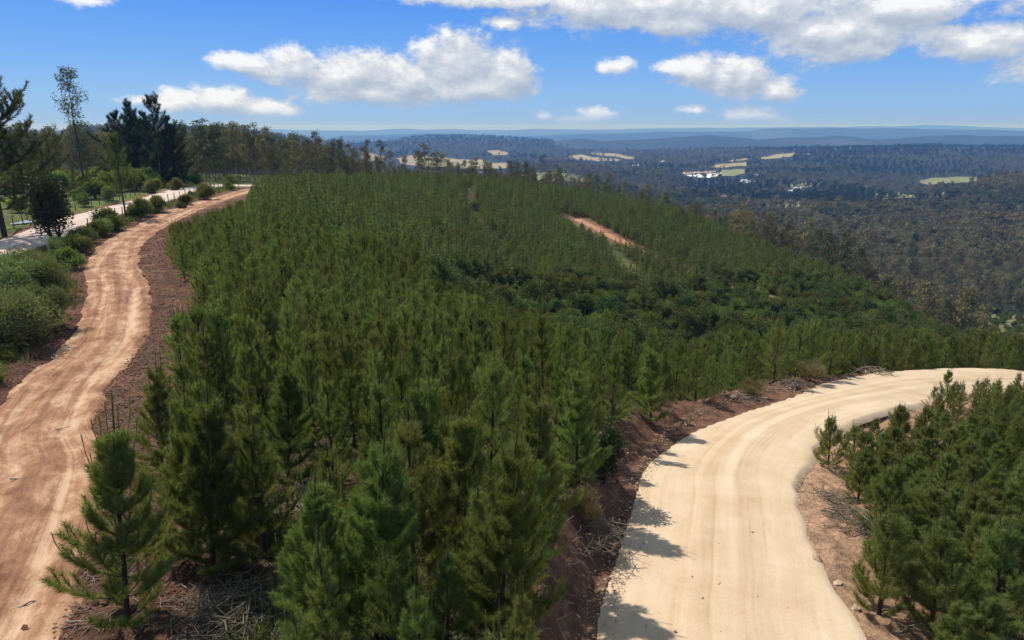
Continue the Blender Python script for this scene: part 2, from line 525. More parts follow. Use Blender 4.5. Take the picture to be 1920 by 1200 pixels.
ROADS = []
rd_main = Road('sandy_road', main_L, main_R, main_z, 500, 1.35, 1.9)
rd_trk = Road('dirt_track', *offs(trk_c, 2.0), None, 700, 2.2, 3.0)
rd_pale = Road('pale_road', *offs(pale_c, 2.9), None, 500, 2.5, 2.0)
hill_px = [(1082, 411), (1110, 424), (1145, 443), (1185, 461), (1235, 486), (1300, 514), (1370, 540), (1440, 560), (1505, 577)]
hill_c = [hit_nat(a, b)[:2] for a, b in hill_px]
rd_hill = Road('hillside_track', *offs(hill_c, 1.1), None, 260, 2.4, 2.2)
kt = (1 - .52 * sstep(70, 150, np.arange(260)))[:, None]
rd_hill.L, rd_hill.R = rd_hill.c + (rd_hill.L - rd_hill.c) * kt, rd_hill.c + (rd_hill.R - rd_hill.c) * kt
rd_hill.w = rd_hill.w * kt[:, 0]
ROADS = [rd_main, rd_trk, rd_pale, rd_hill]


def h_ground(x, y, want=False):
    x, y = np.atleast_1d(np.asarray(x, float)), np.atleast_1d(np.asarray(y, float))
    z = h_nat(x, y)
    info = {}
    for rd in ROADS:
        d, j = rd.near(x, y)
        ad = np.abs(d)
        w, zr = rd.w[j], rd.z[j]
        wob = 0.35 * fbm(x / 2.2, y / 2.2, 5)
        bank = np.where(d < 0, rd.bankL, rd.bankR)
        t = sstep(0.0, 1.0, (ad - w - 0.12 + wob * 0.4) / bank)
        if rd is rd_main:
            t = np.where(d > 0, np.clip((ad - w - 0.10 + wob * .3) / (bank + .9), 0, 1) ** 1.25, t)
        m = np.isfinite(ad)
        zz = np.where(ad < w - 0.12, zr - rd.sink - 0.05, (zr - 0.01) * (1 - t) + z * t)
        if rd is rd_main:       # ragged crest and small spoil ridge on the edges
            zz = zz + np.where((ad > w + 0.3) & (ad < w + 2.0), np.where(d < 0, .42, .14) * (np.abs(fbm(x / .7, y / .7, 71)) * 2 - .1), 0)
        if rd is rd_trk:        # churned clods on the graded margins
            mg = sstep(w, w + .6, ad) * (1 - sstep(w + 3.0, w + 4.5, ad))
            zz = zz + np.where(m, mg * (0.30 * np.abs(fbm(x / .8, y / .8, 77)) + .12 * fbm(x / .35, y / .35, 78)), 0)
        if rd is rd_pale:
            zz = zz - np.where((ad > w + .25) & (ad < w + 1.4), .12, 0)
        z = np.where(m & (ad < w + bank + 4.6), zz, z)
        info[rd.name] = (d, ad - w)
    return (z, info) if want else z


# ------------------------------------------------------------------ materials
def mat(name):
    m = bpy.data.materials.new(name)
    m.use_nodes = True
    m.node_tree.nodes.clear()
    b = NB(m.node_tree)
    out = b.n('ShaderNodeOutputMaterial')
    return m, b, out


def bump(b, height, dist, strength=1.0):
    nd = b.n('ShaderNodeBump')
    nd.inputs['Strength'].default_value = strength
    nd.inputs['Distance'].default_value = dist
    b.put(nd.inputs['Height'], height)
    return nd.outputs[0]


def principled(b, out, col, rough=0.9, normal=None, spec=0.2, metallic=0.0):
    p = b.n('ShaderNodeBsdfPrincipled')
    b.put(p.inputs['Base Color'], col)
    b.put(p.inputs['Roughness'], rough)
    p.inputs['Specular IOR Level'].default_value = spec
    p.inputs['Metallic'].default_value = metallic
    if normal is not None:
        b.put(p.inputs['Normal'], normal)
    b.put(out.inputs['Surface'], p.outputs[0])
    return p


def foliage(name, dark, mid, light, trans=0.3, spec=0.25, jitter=0.12):
    m, b, out = mat(name)
    at = b.n('ShaderNodeAttribute', attribute_name='tint')
    oi = b.n('ShaderNodeObjectInfo')
    f = b.math('ADD', b.math('MULTIPLY', at.outputs['Fac'], 0.62), b.math('MULTIPLY', oi.outputs['Random'], 0.38))
    c = b.ramp(f, [(0.05, dark), (0.5, mid), (0.95, light)])
    wn = b.n('ShaderNodeTexWhiteNoise', noise_dimensions='1D')
    b.put(wn.inputs['W'], b.math('MULTIPLY', oi.outputs['Random'], 91.7))
    hs = b.n('ShaderNodeHueSaturation')
    b.put(hs.inputs['Hue'], b.math('ADD', b.math('MULTIPLY', b.math('SUBTRACT', wn.outputs['Value'], 0.5), jitter * 0.45), 0.5))
    b.put(hs.inputs['Value'], b.math('ADD', b.math('MULTIPLY', wn.outputs['Value'], 0.35), 0.82))
    b.put(hs.inputs['Color'], c)
    p = b.n('ShaderNodeBsdfPrincipled')
    b.put(p.inputs['Base Color'], hs.outputs[0])
    p.inputs['Roughness'].default_value = 0.48
    p.inputs['Specular IOR Level'].default_value = spec
    t = b.n('ShaderNodeBsdfTranslucent')
    b.put(t.inputs['Color'], b.mix(1.0, hs.outputs[0], (1.15, 1.25, 0.6, 1), 'MULTIPLY'))
    ms = b.n('ShaderNodeMixShader')
    ms.inputs[0].default_value = trans
    b.put(ms.inputs[1], p.outputs[0])
    b.put(ms.inputs[2], t.outputs[0])
    b.put(out.inputs['Surface'], ms.outputs[0])
    return m


def bark(name, c1, c2, scale=6):
    m, b, out = mat(name)
    tcn = b.n('ShaderNodeTexCoord')
    n = b.noise(b.vmath('MULTIPLY', tcn.outputs['Object'], (1, 1, 0.25)), scale, 5, .65)
    principled(b, out, b.ramp(n, [(0.3, c1), (0.7, c2)]), 0.9, bump(b, n, 0.03, .7))
    return m


M = {}
M['pine'] = foliage('pine_needles', (.100, .120, .038), (.192, .218, .066), (.300, .320, .115), .50, .12, .13)
M['shoot'] = foliage('pine_shoots', (.13, .085, .035), (.16, .12, .045), (.22, .15, .06), .2)
M['pine_far'] = foliage('far_pine_needles', (.082, .100, .035), (.160, .180, .060), (.260, .272, .100), .48, .06, .18)
M['pine_dark'] = foliage('old_pine_needles', (.050, .060, .028), (.085, .098, .042), (.130, .142, .064), .3, .06)
M['conifer'] = foliage('dark_conifer_needles', (.024, .038, .018), (.040, .060, .026), (.068, .090, .040), .22, .06)
M['euc'] = foliage('eucalyptus_leaves', (.058, .070, .032), (.105, .116, .054), (.165, .168, .086), .28, .08, .12)
M['euc_brown'] = foliage('brown_eucalyptus_leaves', (.112, .094, .048), (.186, .155, .078), (.265, .220, .120), .25, .05, .14)
M['shrub'] = foliage('shrub_leaves', (.075, .098, .026), (.150, .175, .048), (.260, .275, .090), .38, .05, .18)
M['gully'] = foliage('gully_shrub_leaves', (.046, .066, .022), (.092, .118, .038), (.190, .205, .068), .30, .04, .16)
M['feather'] = foliage('feathery_shrub_leaves', (.120, .140, .052), (.19, .215, .085), (.27, .295, .13), .3, .05)
M['darkleaf'] = foliage('dark_glossy_leaves', (.030, .042, .016), (.052, .064, .024), (.105, .098, .044), .25, .15)
M['yellowleaf'] = foliage('yellow_shrub_leaves', (.11, .105, .022), (.17, .16, .035), (.25, .22, .06), .3)
M['grass'] = foliage('verge_grass_blades', (.085, .115, .022), (.14, .18, .035), (.24, .25, .07), .3)
M['drygrass'] = foliage('dry_grass_blades', (.16, .12, .06), (.26, .20, .10), (.38, .31, .18), .2)
M['pinebark'] = bark('pine_bark', (.035, .024, .018), (.085, .060, .042))
M['eucbark'] = bark('eucalyptus_bark', (.14, .12, .10), (.34, .30, .25))
M['deadwood'] = bark('dead_wood', (.20, .155, .11), (.46, .38, .28), 9)
M['deadtwig'] = bark('grey_dead_twigs', (.10, .085, .06), (.24, .20, .14), 9)
M['post'] = bark('weathered_posts', (.10, .075, .055), (.26, .20, .15), 8)


def terrain_mat():
    m, b, out = mat('ground_soil_and_plants')
    at = b.n('ShaderNodeAttribute', attribute_name='soil')
    geo = b.n('ShaderNodeNewGeometry')
    pos = geo.outputs['Position']
    n1 = b.noise(pos, 1.7, 8, .68)
    n2 = b.noise(pos, .11, 6, .6)
    n3 = b.noise(pos, .009, 7, .62)
    n4 = b.noise(pos, 9.0, 4, .7)
    f = b.math('MULTIPLY', b.maprange(n1, .28, .72, .55, 1.45), b.maprange(n3, .3, .7, .8, 1.2))
    f = b.math('MULTIPLY', f, b.maprange(n2, .3, .7, .8, 1.2))
    f = b.math('MULTIPLY', f, b.maprange(n4, .3, .7, .75, 1.25))
    cmbv = b.n('ShaderNodeCombineXYZ')
    for i in range(3):
        b.put(cmbv.inputs[i], f)
    col = b.mix(1.0, at.outputs['Color'], cmbv.outputs[0], 'MULTIPLY')
    # scattered straw and pale chips on bare soil
    vor = b.n('ShaderNodeTexVoronoi', feature='F1')
    b.put(vor.inputs['Vector'], b.vmath('MULTIPLY', pos, (1.0, 1.6, 1.0)))
    vor.inputs['Scale'].default_value = 7.0
    chip = b.math('MULTIPLY', b.maprange(vor.outputs['Distance'], .06, .13, 1, 0), b.maprange(n2, .45, .6))
    chip = b.math('MULTIPLY', chip, b.maprange(n1, .5, .62))
    col = b.mix(b.math('MULTIPLY', chip, .55), col, (.42, .33, .22, 1))
    h = b.math('ADD', b.math('MULTIPLY', n1, 1.0), b.math('MULTIPLY', n4, .25))
    principled(b, out, col, .95, bump(b, h, .22, .9), .1)
    return m


def road_mat(name, base, dark, light, streak=.5, cross=.3, bumpd=.03, patch=.75, wheels=()):
    m, b, out = mat(name)
    uvn = b.n('ShaderNodeUVMap', uv_map='road')
    uv = uvn.outputs[0]
    geo = b.n('ShaderNodeNewGeometry')
    pos = geo.outputs['Position']
    s1 = b.noise(b.vmath('MULTIPLY', uv, (.05, .95, 1)), 1.0, 7, .62, .9)
    s2 = b.noise(b.vmath('MULTIPLY', uv, (.16, 4.2, 1)), 1.0, 6, .65, .8)
    c1 = b.noise(b.vmath('MULTIPLY', uv, (.75, 1.5, 1)), 1.0, 8, .68, 1.2)
    g1 = b.noise(pos, .55, 7, .62)
    g2 = b.noise(pos, 14, 4, .7)
    a = b.math('MULTIPLY', b.math('SUBTRACT', s1, .5), streak * 2)
    a = b.math('ADD', a, b.math('MULTIPLY', b.math('SUBTRACT', s2, .5), streak))
    a = b.math('ADD', a, b.math('MULTIPLY', b.math('SUBTRACT', c1, .5), cross * 2.4))
    a = b.math('ADD', a, b.math('MULTIPLY', b.math('SUBTRACT', g1, .5), patch))
    a = b.math('ADD', a, b.math('MULTIPLY', b.math('SUBTRACT', g2, .5), .42))
    if wheels:
        su = b.n('ShaderNodeSeparateXYZ')
        b.put(su.inputs[0], uv)
        wob = b.math('MULTIPLY', b.math('SUBTRACT', b.noise(b.vmath('MULTIPLY', uv, (.06, 0, 0)), 1.0, 3), .5), 1.1)
        for c_, wd_, k_ in wheels:
            q_ = b.math('MULTIPLY', b.math('SUBTRACT', b.math('ADD', su.outputs[1], wob), c_), 1 / wd_)
            gb = b.math('POWER', 2.718, b.math('MULTIPLY', b.math('MULTIPLY', q_, q_), -1.0))
            a = b.math('SUBTRACT', a, b.math('MULTIPLY', b.math('MULTIPLY', gb, b.maprange(s1, .30, .62)), k_))
    col = b.ramp(b.math('ADD', a, .5), [(.12, dark), (.5, base), (.85, light)])
    vor = b.n('ShaderNodeTexVoronoi', feature='F1')
    b.put(vor.inputs['Vector'], pos)
    vor.inputs['Scale'].default_value = 2.1
    peb = b.math('MULTIPLY', b.maprange(vor.outputs['Distance'], .03, .07, 1, 0), b.maprange(g1, .48, .62))
    col = b.mix(b.math('MULTIPLY', peb, .5), col, (*[x * .35 for x in dark], 1))
    h = b.math('ADD', b.math('MULTIPLY', c1, cross * 3.5), b.math('ADD', b.math('MULTIPLY', s2, streak * .6), b.math('MULTIPLY', g2, .3)))
    principled(b, out, col, .93, bump(b, h, bumpd, .8), .15)
    return m


M['ground'] = terrain_mat()
M['sand'] = road_mat('graded_sandy_gravel', (.60, .455, .300), (.47, .33, .195), (.69, .555, .395), .45, .10, .014, .80, ((1.9, .20, .26), (2.05, .05, .16), (2.65, .30, .30), (2.8, .045, .18), (3.7, .14, .30), (3.95, .05, .18), (4.15, .32, .22), (4.4, .05, .12), (5.0, .2, .12)))
M['track'] = road_mat('rutted_red_dirt', (.34, .178, .098), (.155, .070, .040), (.58, .385, .24), .50, .42, .06, 1.2, ((1.05, .30, -.20), (2.9, .34, -.24), (2.0, .22, .16)))
M['pale'] = road_mat('pale_gravel', (.60, .47, .38), (.46, .32, .24), (.70, .58, .49), .5, .1, .03)
M['hilltrack'] = road_mat('orange_hill_dirt', (.40, .215, .125), (.24, .10, .055), (.54, .34, .22), .6, .2, .06)


def in_poly(px, py, poly):
    poly = np.asarray(poly, float)
    ins = np.zeros(len(px), bool)
    j = len(poly) - 1
    for i in range(len(poly)):
        xi, yi, xj, yj = *poly[i], *poly[j]
        c = ((yi > py) != (yj > py)) & (px < (xj - xi) * (py - yi) / (yj - yi + 1e-12) + xi)
        ins ^= c
        j = i
    return ins


# edges of the planted block, the gully and the crest by bearing
S_K = np.array([-1.2, -.52, -.40, -.28, -.175, -.078, 0, .105, .235, .35, .465, .58, .72, 1.0])
Y_CREST = np.array([150, 150, 150, 190, 222, 238, 262, 245, 222, 188, 176, 158, 118, 100])
Y_NEAR = np.array([500, 500, 500, 73, 64, 55, 51, 45, 42, 58, 68, 78, 86, 90.])
Y_FARG = np.array([500, 500, 500, 80, 74, 102, 114, 119, 124, 146, 155, 157, 120, 110.])

# ------------------------------------------------------------------ ground sheet
def build_ground():
    azf = np.linspace(R(-50), R(50), 480)
    azl = np.linspace(R(-180), R(-50), 70)[:-1]
    azr = np.linspace(R(50), R(180), 70)[1:]
    az = np.concatenate([azl, azf, azr])
    lr = np.concatenate([np.linspace(math.log(5.5), math.log(330), 640)[:-1], np.linspace(math.log(330), math.log(32000), 420)])
    r = np.exp(lr)
    AZ_, R_ = np.meshgrid(az, r, indexing='ij')
    x, y = (R_ * np.sin(AZ_)).ravel(), (R_ * np.cos(AZ_)).ravel()
    z, info = h_ground(x, y, True)
    rr = R_.ravel()
    col = np.empty((len(x), 3))
    litter = np.array([.085, .060, .036])
    weeds = np.array([.070, .085, .026])
    k = sstep(-.12, .18, fbm(x / 3.1, y / 3.1, 51))[:, None]
    col[:] = litter * (1 - k) + weeds * k
    # valley forest floor, then far woodland
    s = x / np.maximum(y, 1)
    far = sstep(230, 330, rr)[:, None]
    forest = np.array([.036, .042, .021])
    col = col * (1 - far) + forest * far
    vfar = sstep(2500, 5000, rr)[:, None]
    kk = sstep(.10, .24, fbm(x / 900, y / 700, 61, 5))[:, None]
    fcol = np.array([.030, .040, .024]) * (1 - kk) + np.array([.060, .072, .038]) * kk
    col = col * (1 - vfar) + fcol * vfar
    # grass on the embankment and the field on the left
    dT, eT = info['dirt_track']
    dP, eP = info['pale_road']
    dM, eM = info['sandy_road']
    dH, eH = info['hillside_track']
    leftT = np.isfinite(dT) & (dT < 0)
    grass = np.array([.115, .140, .034])
    xT = np.interp(y, rd_trk.c[:, 1], rd_trk.c[:, 0])
    g_ = ((x < xT - 2.4) & (y > 8) & (y < 300) & (s < -.2)).astype(float)
    patch = sstep(-.22, .10, fbm(x / 5, y / 5, 91))
    g_ = (g_ * patch * (1 - far[:, 0]))[:, None]
    col = col * (1 - g_) + grass * g_
    gz = (np.interp(s, S_K, Y_NEAR) < y) & (y < np.interp(s, S_K, Y_FARG) + 30) & (s > -.12) & (s < .9) & (y < 185)
    gp = (sstep(-.15, .10, fbm(x / 8, y / 8, 152)) * gz)[:, None]
    col = col * (1 - gp) + np.array([.150, .160, .055]) * gp
    red = np.array([.185, .095, .060])
    dkred = np.array([.115, .060, .040])
    mT = (1 - sstep(2.6, 3.8, eT + 1.0 * fbm(x / 1.8, y / 1.8, 44))) * np.isfinite(eT) * (dT > 0)
    mT = np.where(dT < 0, (1 - sstep(1.0, 2.2, eT + 1.4 * fbm(x / 1.8, y / 1.8, 45))) * np.isfinite(eT), mT)
    rk = sstep(-.2, .2, fbm(x / 1.1, y / 1.1, 46))[:, None]
    mT = np.nan_to_num(mT)[:, None]
    col = col * (1 - mT) + (dkred * (1 - rk) + red * rk) * mT
    mP = np.nan_to_num((1 - sstep(.8, 1.9, eP + .9 * fbm(x / 2, y / 2, 47))) * np.isfinite(eP))[:, None]
    col = col * (1 - mP) + np.array([.20, .105, .065]) * mP
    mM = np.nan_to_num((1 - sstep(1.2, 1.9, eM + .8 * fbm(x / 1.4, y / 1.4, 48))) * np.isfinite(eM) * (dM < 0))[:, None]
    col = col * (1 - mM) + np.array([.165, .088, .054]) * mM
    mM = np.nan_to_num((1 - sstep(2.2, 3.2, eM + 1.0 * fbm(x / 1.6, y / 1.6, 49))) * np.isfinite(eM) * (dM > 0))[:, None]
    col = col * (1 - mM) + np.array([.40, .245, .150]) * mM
    mH = np.nan_to_num((1 - sstep(1.6, 3.2, eH + 1.6 * fbm(x / 2.5, y / 2.5, 50))) * np.isfinite(eH))[:, None]
    col = col * (1 - mH) + np.array([.21, .105, .065]) * mH
    ppx_, ppy_ = proj(x, np.maximum(y, 1), z)
    og = (in_poly(ppx_, ppy_, [(1640, 565), (1700, 580), (1760, 585), (1960, 592), (1960, 700), (1850, 668), (1700, 620)]) & (y > 110) & (y < 420))
    col[og] = np.array([.150, .145, .070])
    na, nr_ = len(az), len(r)
    ii, jj = np.meshgrid(np.arange(na - 1), np.arange(nr_ - 1), indexing='ij')
    a = (ii * nr_ + jj).ravel()
    faces = np.stack([a, a + 1, a + nr_ + 1, a + nr_], 1)
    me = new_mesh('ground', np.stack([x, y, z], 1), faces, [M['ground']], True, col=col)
    o = obj('ground', me)
    tag(o, kind='structure')
    return float(z.min()), float(z.max())


ZMIN, ZMAX = build_ground()


def ribbon(rd, material, nx, crown, rut, rough, ds, edge=.25):
    tot = rd.s[-1]
    n = max(40, int(tot / ds))
    sl = np.linspace(0, tot, n)
    Lx = np.stack([np.interp(sl, rd.s, rd.L[:, i]) for i in (0, 1)], 1)
    Rx = np.stack([np.interp(sl, rd.s, rd.R[:, i]) for i in (0, 1)], 1)
    zc = np.interp(sl, rd.s, rd.z)
    hw = np.hypot(*(Rx - Lx).T) / 2
    v = np.concatenate([[-.075, -.03], np.linspace(.0, 1.0, nx), [1.03, 1.075]])
    S, V = np.meshgrid(sl, v, indexing='ij')
    jl = edge * 2 * fbm(sl / 1.9, sl * 0 + 3.1, 11)
    jr = edge * 2 * fbm(sl / 1.9, sl * 0 + 8.3, 12)
    Vw = V + (jl[:, None] * np.clip(1 - V, 0, 1.1) ** 7 + jr[:, None] * np.clip(V, 0, 1.1) ** 7) / (2 * hw[:, None])
    P = Lx[:, None, :] * (1 - Vw[..., None]) + Rx[:, None, :] * Vw[..., None]
    X, Y = P[..., 0], P[..., 1]
    Z = zc[:, None] + crown * (1 - (2 * V - 1) ** 2)
    for c in (.27, .73):
        wob = c + .05 * fbm(S / 9, S * 0 + c * 50, 14)
        Z = Z - rut * np.exp(-((V - wob) / .075) ** 2)
    Z = Z + rough * (fbm(X / .9, Y / .9, 15) + .6 * fbm(X / .35, Y / .35, 16)) * 1.6
    Z[:, 0] -= .26
    Z[:, -1] -= .26
    Z[:, 1] -= .03
    Z[:, -2] -= .03
    uv = np.stack([S.ravel(), (V * 2 * hw[:, None]).ravel()], 1)
    m = len(v)
    ii, jj = np.meshgrid(np.arange(n - 1), np.arange(m - 1), indexing='ij')
    a = (ii * m + jj).ravel()
    faces = np.stack([a, a + m, a + m + 1, a + 1], 1)
    faces = faces[:, ::-1]
    me = new_mesh(rd.name, np.stack([X.ravel(), Y.ravel(), Z.ravel()], 1), faces, [material], True, uv=uv)
    # make sure the surface faces up
    if me.polygons[0].normal.z < 0:
        me.flip_normals()
    return tag(obj(rd.name, me), kind='structure')


ribbon(rd_main, M['sand'], 30, .10, .022, .014, .25, .26)
ribbon(rd_trk, M['track'], 26, .06, .12, .035, .22, .45)
ribbon(rd_pale, M['pale'], 16, .10, .04, .03, .5, .35)
ribbon(rd_hill, M['hilltrack'], 10, .05, .05, .06, .8, .4)


# ------------------------------------------------------------------ vegetation builders
class Soup:
    def __init__(self):
        self.v, self.f3, self.f4, self.t3, self.m3, self.n = [], [], [], [], [], 0

    def tube(self, path, rad, sides=5):
        path = np.asarray(path, float)
        rad = np.asarray(rad, float)
        n = len(path)
        tg = np.gradient(path, axis=0)
        tg /= np.linalg.norm(tg, axis=1)[:, None] + 1e-9
        ref = np.where(np.abs(tg[:, 2:3]) > .9, np.array([[1., 0, 0]]), np.array([[0., 0, 1.]]))
        a = np.cross(tg, ref)
        a /= np.linalg.norm(a, axis=1)[:, None] + 1e-9
        b = np.cross(tg, a)
        th = np.linspace(0, 2 * math.pi, sides, endpoint=False)
        ring = path[:, None, :] + rad[:, None, None] * (np.cos(th)[None, :, None] * a[:, None, :] + np.sin(th)[None, :, None] * b[:, None, :])
        base = self.n
        self.v.append(ring.reshape(-1, 3))
        i, j = np.meshgrid(np.arange(n - 1), np.arange(sides), indexing='ij')
        p = base + i * sides + j
        q = base + i * sides + (j + 1) % sides
        self.f4.append(np.stack([p.ravel(), q.ravel(), (q + sides).ravel(), (p + sides).ravel()], 1))
        self.n += n * sides
        self.t3.append(np.full(n * sides, .5))

    def leaves(self, P, D, L, Wd, rng, mat_i=0, tint=None, quad=False):
        n = len(P)
        if n == 0:
            return
        D = D / (np.linalg.norm(D, axis=1)[:, None] + 1e-9)
        s = np.cross(D, rng.normal(size=(n, 3)))
        s /= np.linalg.norm(s, axis=1)[:, None] + 1e-9
        L = np.broadcast_to(L, n)[:, None]
        Wd = np.broadcast_to(Wd, n)[:, None]
        t = rng.random(n) if tint is None else np.broadcast_to(tint, n)
        base = self.n
        if quad:
            mid = P + D * L * .45
            V = np.stack([P, mid - s * Wd / 2, P + D * L, mid + s * Wd / 2], 1).reshape(-1, 3)
            k = base + np.arange(n)[:, None] * 4
            self.f4.append(k + np.arange(4)[None])
            self.t3.append(np.repeat(t, 4))
            self.n += 4 * n
        else:
            V = np.stack([P - s * Wd / 2, P + s * Wd / 2, P + D * L], 1).reshape(-1, 3)
            k = base + np.arange(n)[:, None] * 3
            self.f3.append(k + np.arange(3)[None])
            self.m3.append(np.full(n, mat_i))
            self.t3.append(np.repeat(t, 3))
            self.n += 3 * n
        self.v.append(V)

    def mesh(self, name, mats, smooth=True):
        fl, mi = [], []
        if self.f3:
            f = np.concatenate(self.f3)
            fl.append(f)
            mi.append(np.concatenate(self.m3))
        if self.f4:
            f = np.concatenate(self.f4)
            fl.append(f)
            mi.append(np.zeros(len(f), int))
        return new_mesh(name, np.concatenate(self.v), fl, mats, smooth, np.concatenate(mi), np.concatenate(self.t3))


def along(path, s):
    """points and directions at parameters s in 0..1 along a polyline"""
    n = len(path) - 1
    t = np.clip(s, 0, 1) * (n - 1e-6)
    i = t.astype(int)
    f = (t - i)[:, None]
    return path[i] * (1 - f) + path[i + 1] * f, path[i + 1] - path[i]


def rand_perp(D, rng):
    D = D / (np.linalg.norm(D, axis=1)[:, None] + 1e-9)
    r = rng.normal(size=D.shape)
    r -= (r * D).sum(1)[:, None] * D
    return r / (np.linalg.norm(r, axis=1)[:, None] + 1e-9)


def build_pine(H, seed, dens, nl, nw, spread=1.25, whorls=7, nbr=6, start=.10, leader=.2, wood=True, fmat='pine', shoots=True, e_lo=12, e_hi=58, subs=5, irregular=.15, smat='shoot', curve=28, openness=.7, trunk_r=None, pw=.95, tip_len=.17, spears=True):
    rng = np.random.default_rng(seed)
    tr, cr = Soup(), Soup()
    npt = 9
    zz = np.linspace(0, 1, npt)
    wob = np.cumsum(rng.normal(0, .012 * H, (npt, 2)), 0) * .28
    wob -= wob[0]
    path = np.column_stack([wob * (zz[:, None]), zz * H])
    r0 = trunk_r or (.011 * H + .012)
    tr.tube(np.vstack([[path[0] - [0, 0, .25]], path]), np.concatenate([[r0 * 1.15], r0 * (1 - zz) ** .8 + .006]), 6)

    def needles(p, D_len, s0, n, ln, wd, m=0, tilt=.85, upb=.12, tint=None):
        s = s0 + (1 - s0) * rng.random(n) ** .9
        B, T = along(p, s)
        T = T / (np.linalg.norm(T, axis=1)[:, None] + 1e-9)
        Dv = T * openness + rand_perp(T, rng) * tilt * (.55 + .6 * rng.random((n, 1)))
        Dv[:, 2] += upb
        cr.leaves(B, Dv, ln * (.7 + .5 * rng.random(n)), wd, rng, m, tint)

    fr = np.linspace(0, 1, whorls) ** .92
    hs = (start + (1 - start - leader) * fr) * H
    for wi, h in enumerate(hs):
        f = (h / H)
        nb = max(3, nbr + rng.integers(-1, 2))
        a0 = rng.random() * 6.28
        c, _ = along(path, np.array([f]))
        for bi in range(nb):
            if rng.random() < irregular * .6:
                continue
            az = a0 + bi * 2 * math.pi / nb + rng.normal(0, .25)
            el = R(e_lo + (e_hi - e_lo) * f ** 1.1 + rng.normal(0, 7))
            Lb = (spread * (1 - f) ** pw * (0.6 + .4 * min(1, f * 6)) + tip_len * spread) * (1 + rng.normal(0, irregular))
            Lb = max(.15 * spread, Lb)
            el2 = min(R(86), el + R(curve))
            m = 5
            e = np.linspace(el, el2, m - 1)
            st = Lb / (m - 1)
            p = [c[0] + [0, 0, rng.normal(0, .03 * H / whorls)]]
            aa = az
            for k in range(m - 1):
                aa += rng.normal(0, .10)
                p.append(p[-1] + st * np.array([math.cos(e[k]) * math.cos(aa), math.cos(e[k]) * math.sin(aa), math.sin(e[k])]))
            p = np.array(p)
            if wood:
                tr.tube(p, np.linspace(r0 * .34 * (1 - f * .6), .004 + r0 * .03, m), 3)
            nlf = nl * (1 - .38 * f) if spears else nl
            needles(p, Lb, .22 if f < .7 else .14, int(dens * Lb * (1 - .45 * max(0, f - .5) / .5 if spears else 1)), nlf, nw)
            if shoots and rng.random() < (.35 + .6 * f if spears else .5):
                tip = p[-1]
                tl = H * (.04 + .10 * f) * (.55 + .8 * rng.random())
                dr = (p[-1] - p[-2]) / st
                q = np.array([tip - dr * .05, tip + dr * tl * .35 + [0, 0, tl * .32], tip + dr * tl * .5 + [0, 0, tl * .75]])
                needles(q, tl, 0, max(4, int(dens * tl * 1.0)), nl * .36, nw * .9, 0, .34, .35)
                needles(q[1:], tl, .35, max(3, int(dens * tl * .35)), nl * .26, nw * .9, 1, .25, .3)
                if wood:
                    tr.tube(q, np.array([.008, .006, .003]), 3)
            for sgn in range(subs):
                s = .3 + .62 * (sgn + rng.random() * .6) / max(1, subs)
                B, T = along(p, np.array([s]))
                T = T[0] / np.linalg.norm(T[0])
                sd = np.cross(T, [0, 0, 1.]) * (1 if sgn % 2 else -1)
                sd /= np.linalg.norm(sd) + 1e-9
                Ls = Lb * (.46 - .26 * s) * (.8 + .4 * rng.random())
                d0 = T * .75 + sd * .75 + np.array([0, 0, .18 + .2 * rng.random()])
                d0 /= np.linalg.norm(d0)
                q = np.array([B[0], B[0] + d0 * Ls * .55, B[0] + d0 * Ls * .9 + np.array([0, 0, Ls * .22])])
                needles(q, Ls, .05, int(dens * Ls), nl, nw)
    # leader
    lp = along(path, np.linspace(hs[-1] / H, 1, 5))[0]
    needles(lp, H * leader, 0, int(dens * H * leader * 1.35), nl * (.46 if spears else .7), nw, 0, .42, .45, rng.random(int(dens * H * leader * 1.35)) * (.35 if spears else 1))
    if shoots:
        tl = .05 * H
        q = np.array([path[-1] - [0, 0, tl * .6], path[-1] + [0, 0, tl * .5]])
        needles(q, tl, 0, max(4, int(dens * tl * .8)), nl * .3, nw * .8, 1, .25, .4)
    return tr.mesh('pine_trunk', [M['pinebark']]), cr.mesh('pine_crown', [M[fmat], M[smat]])


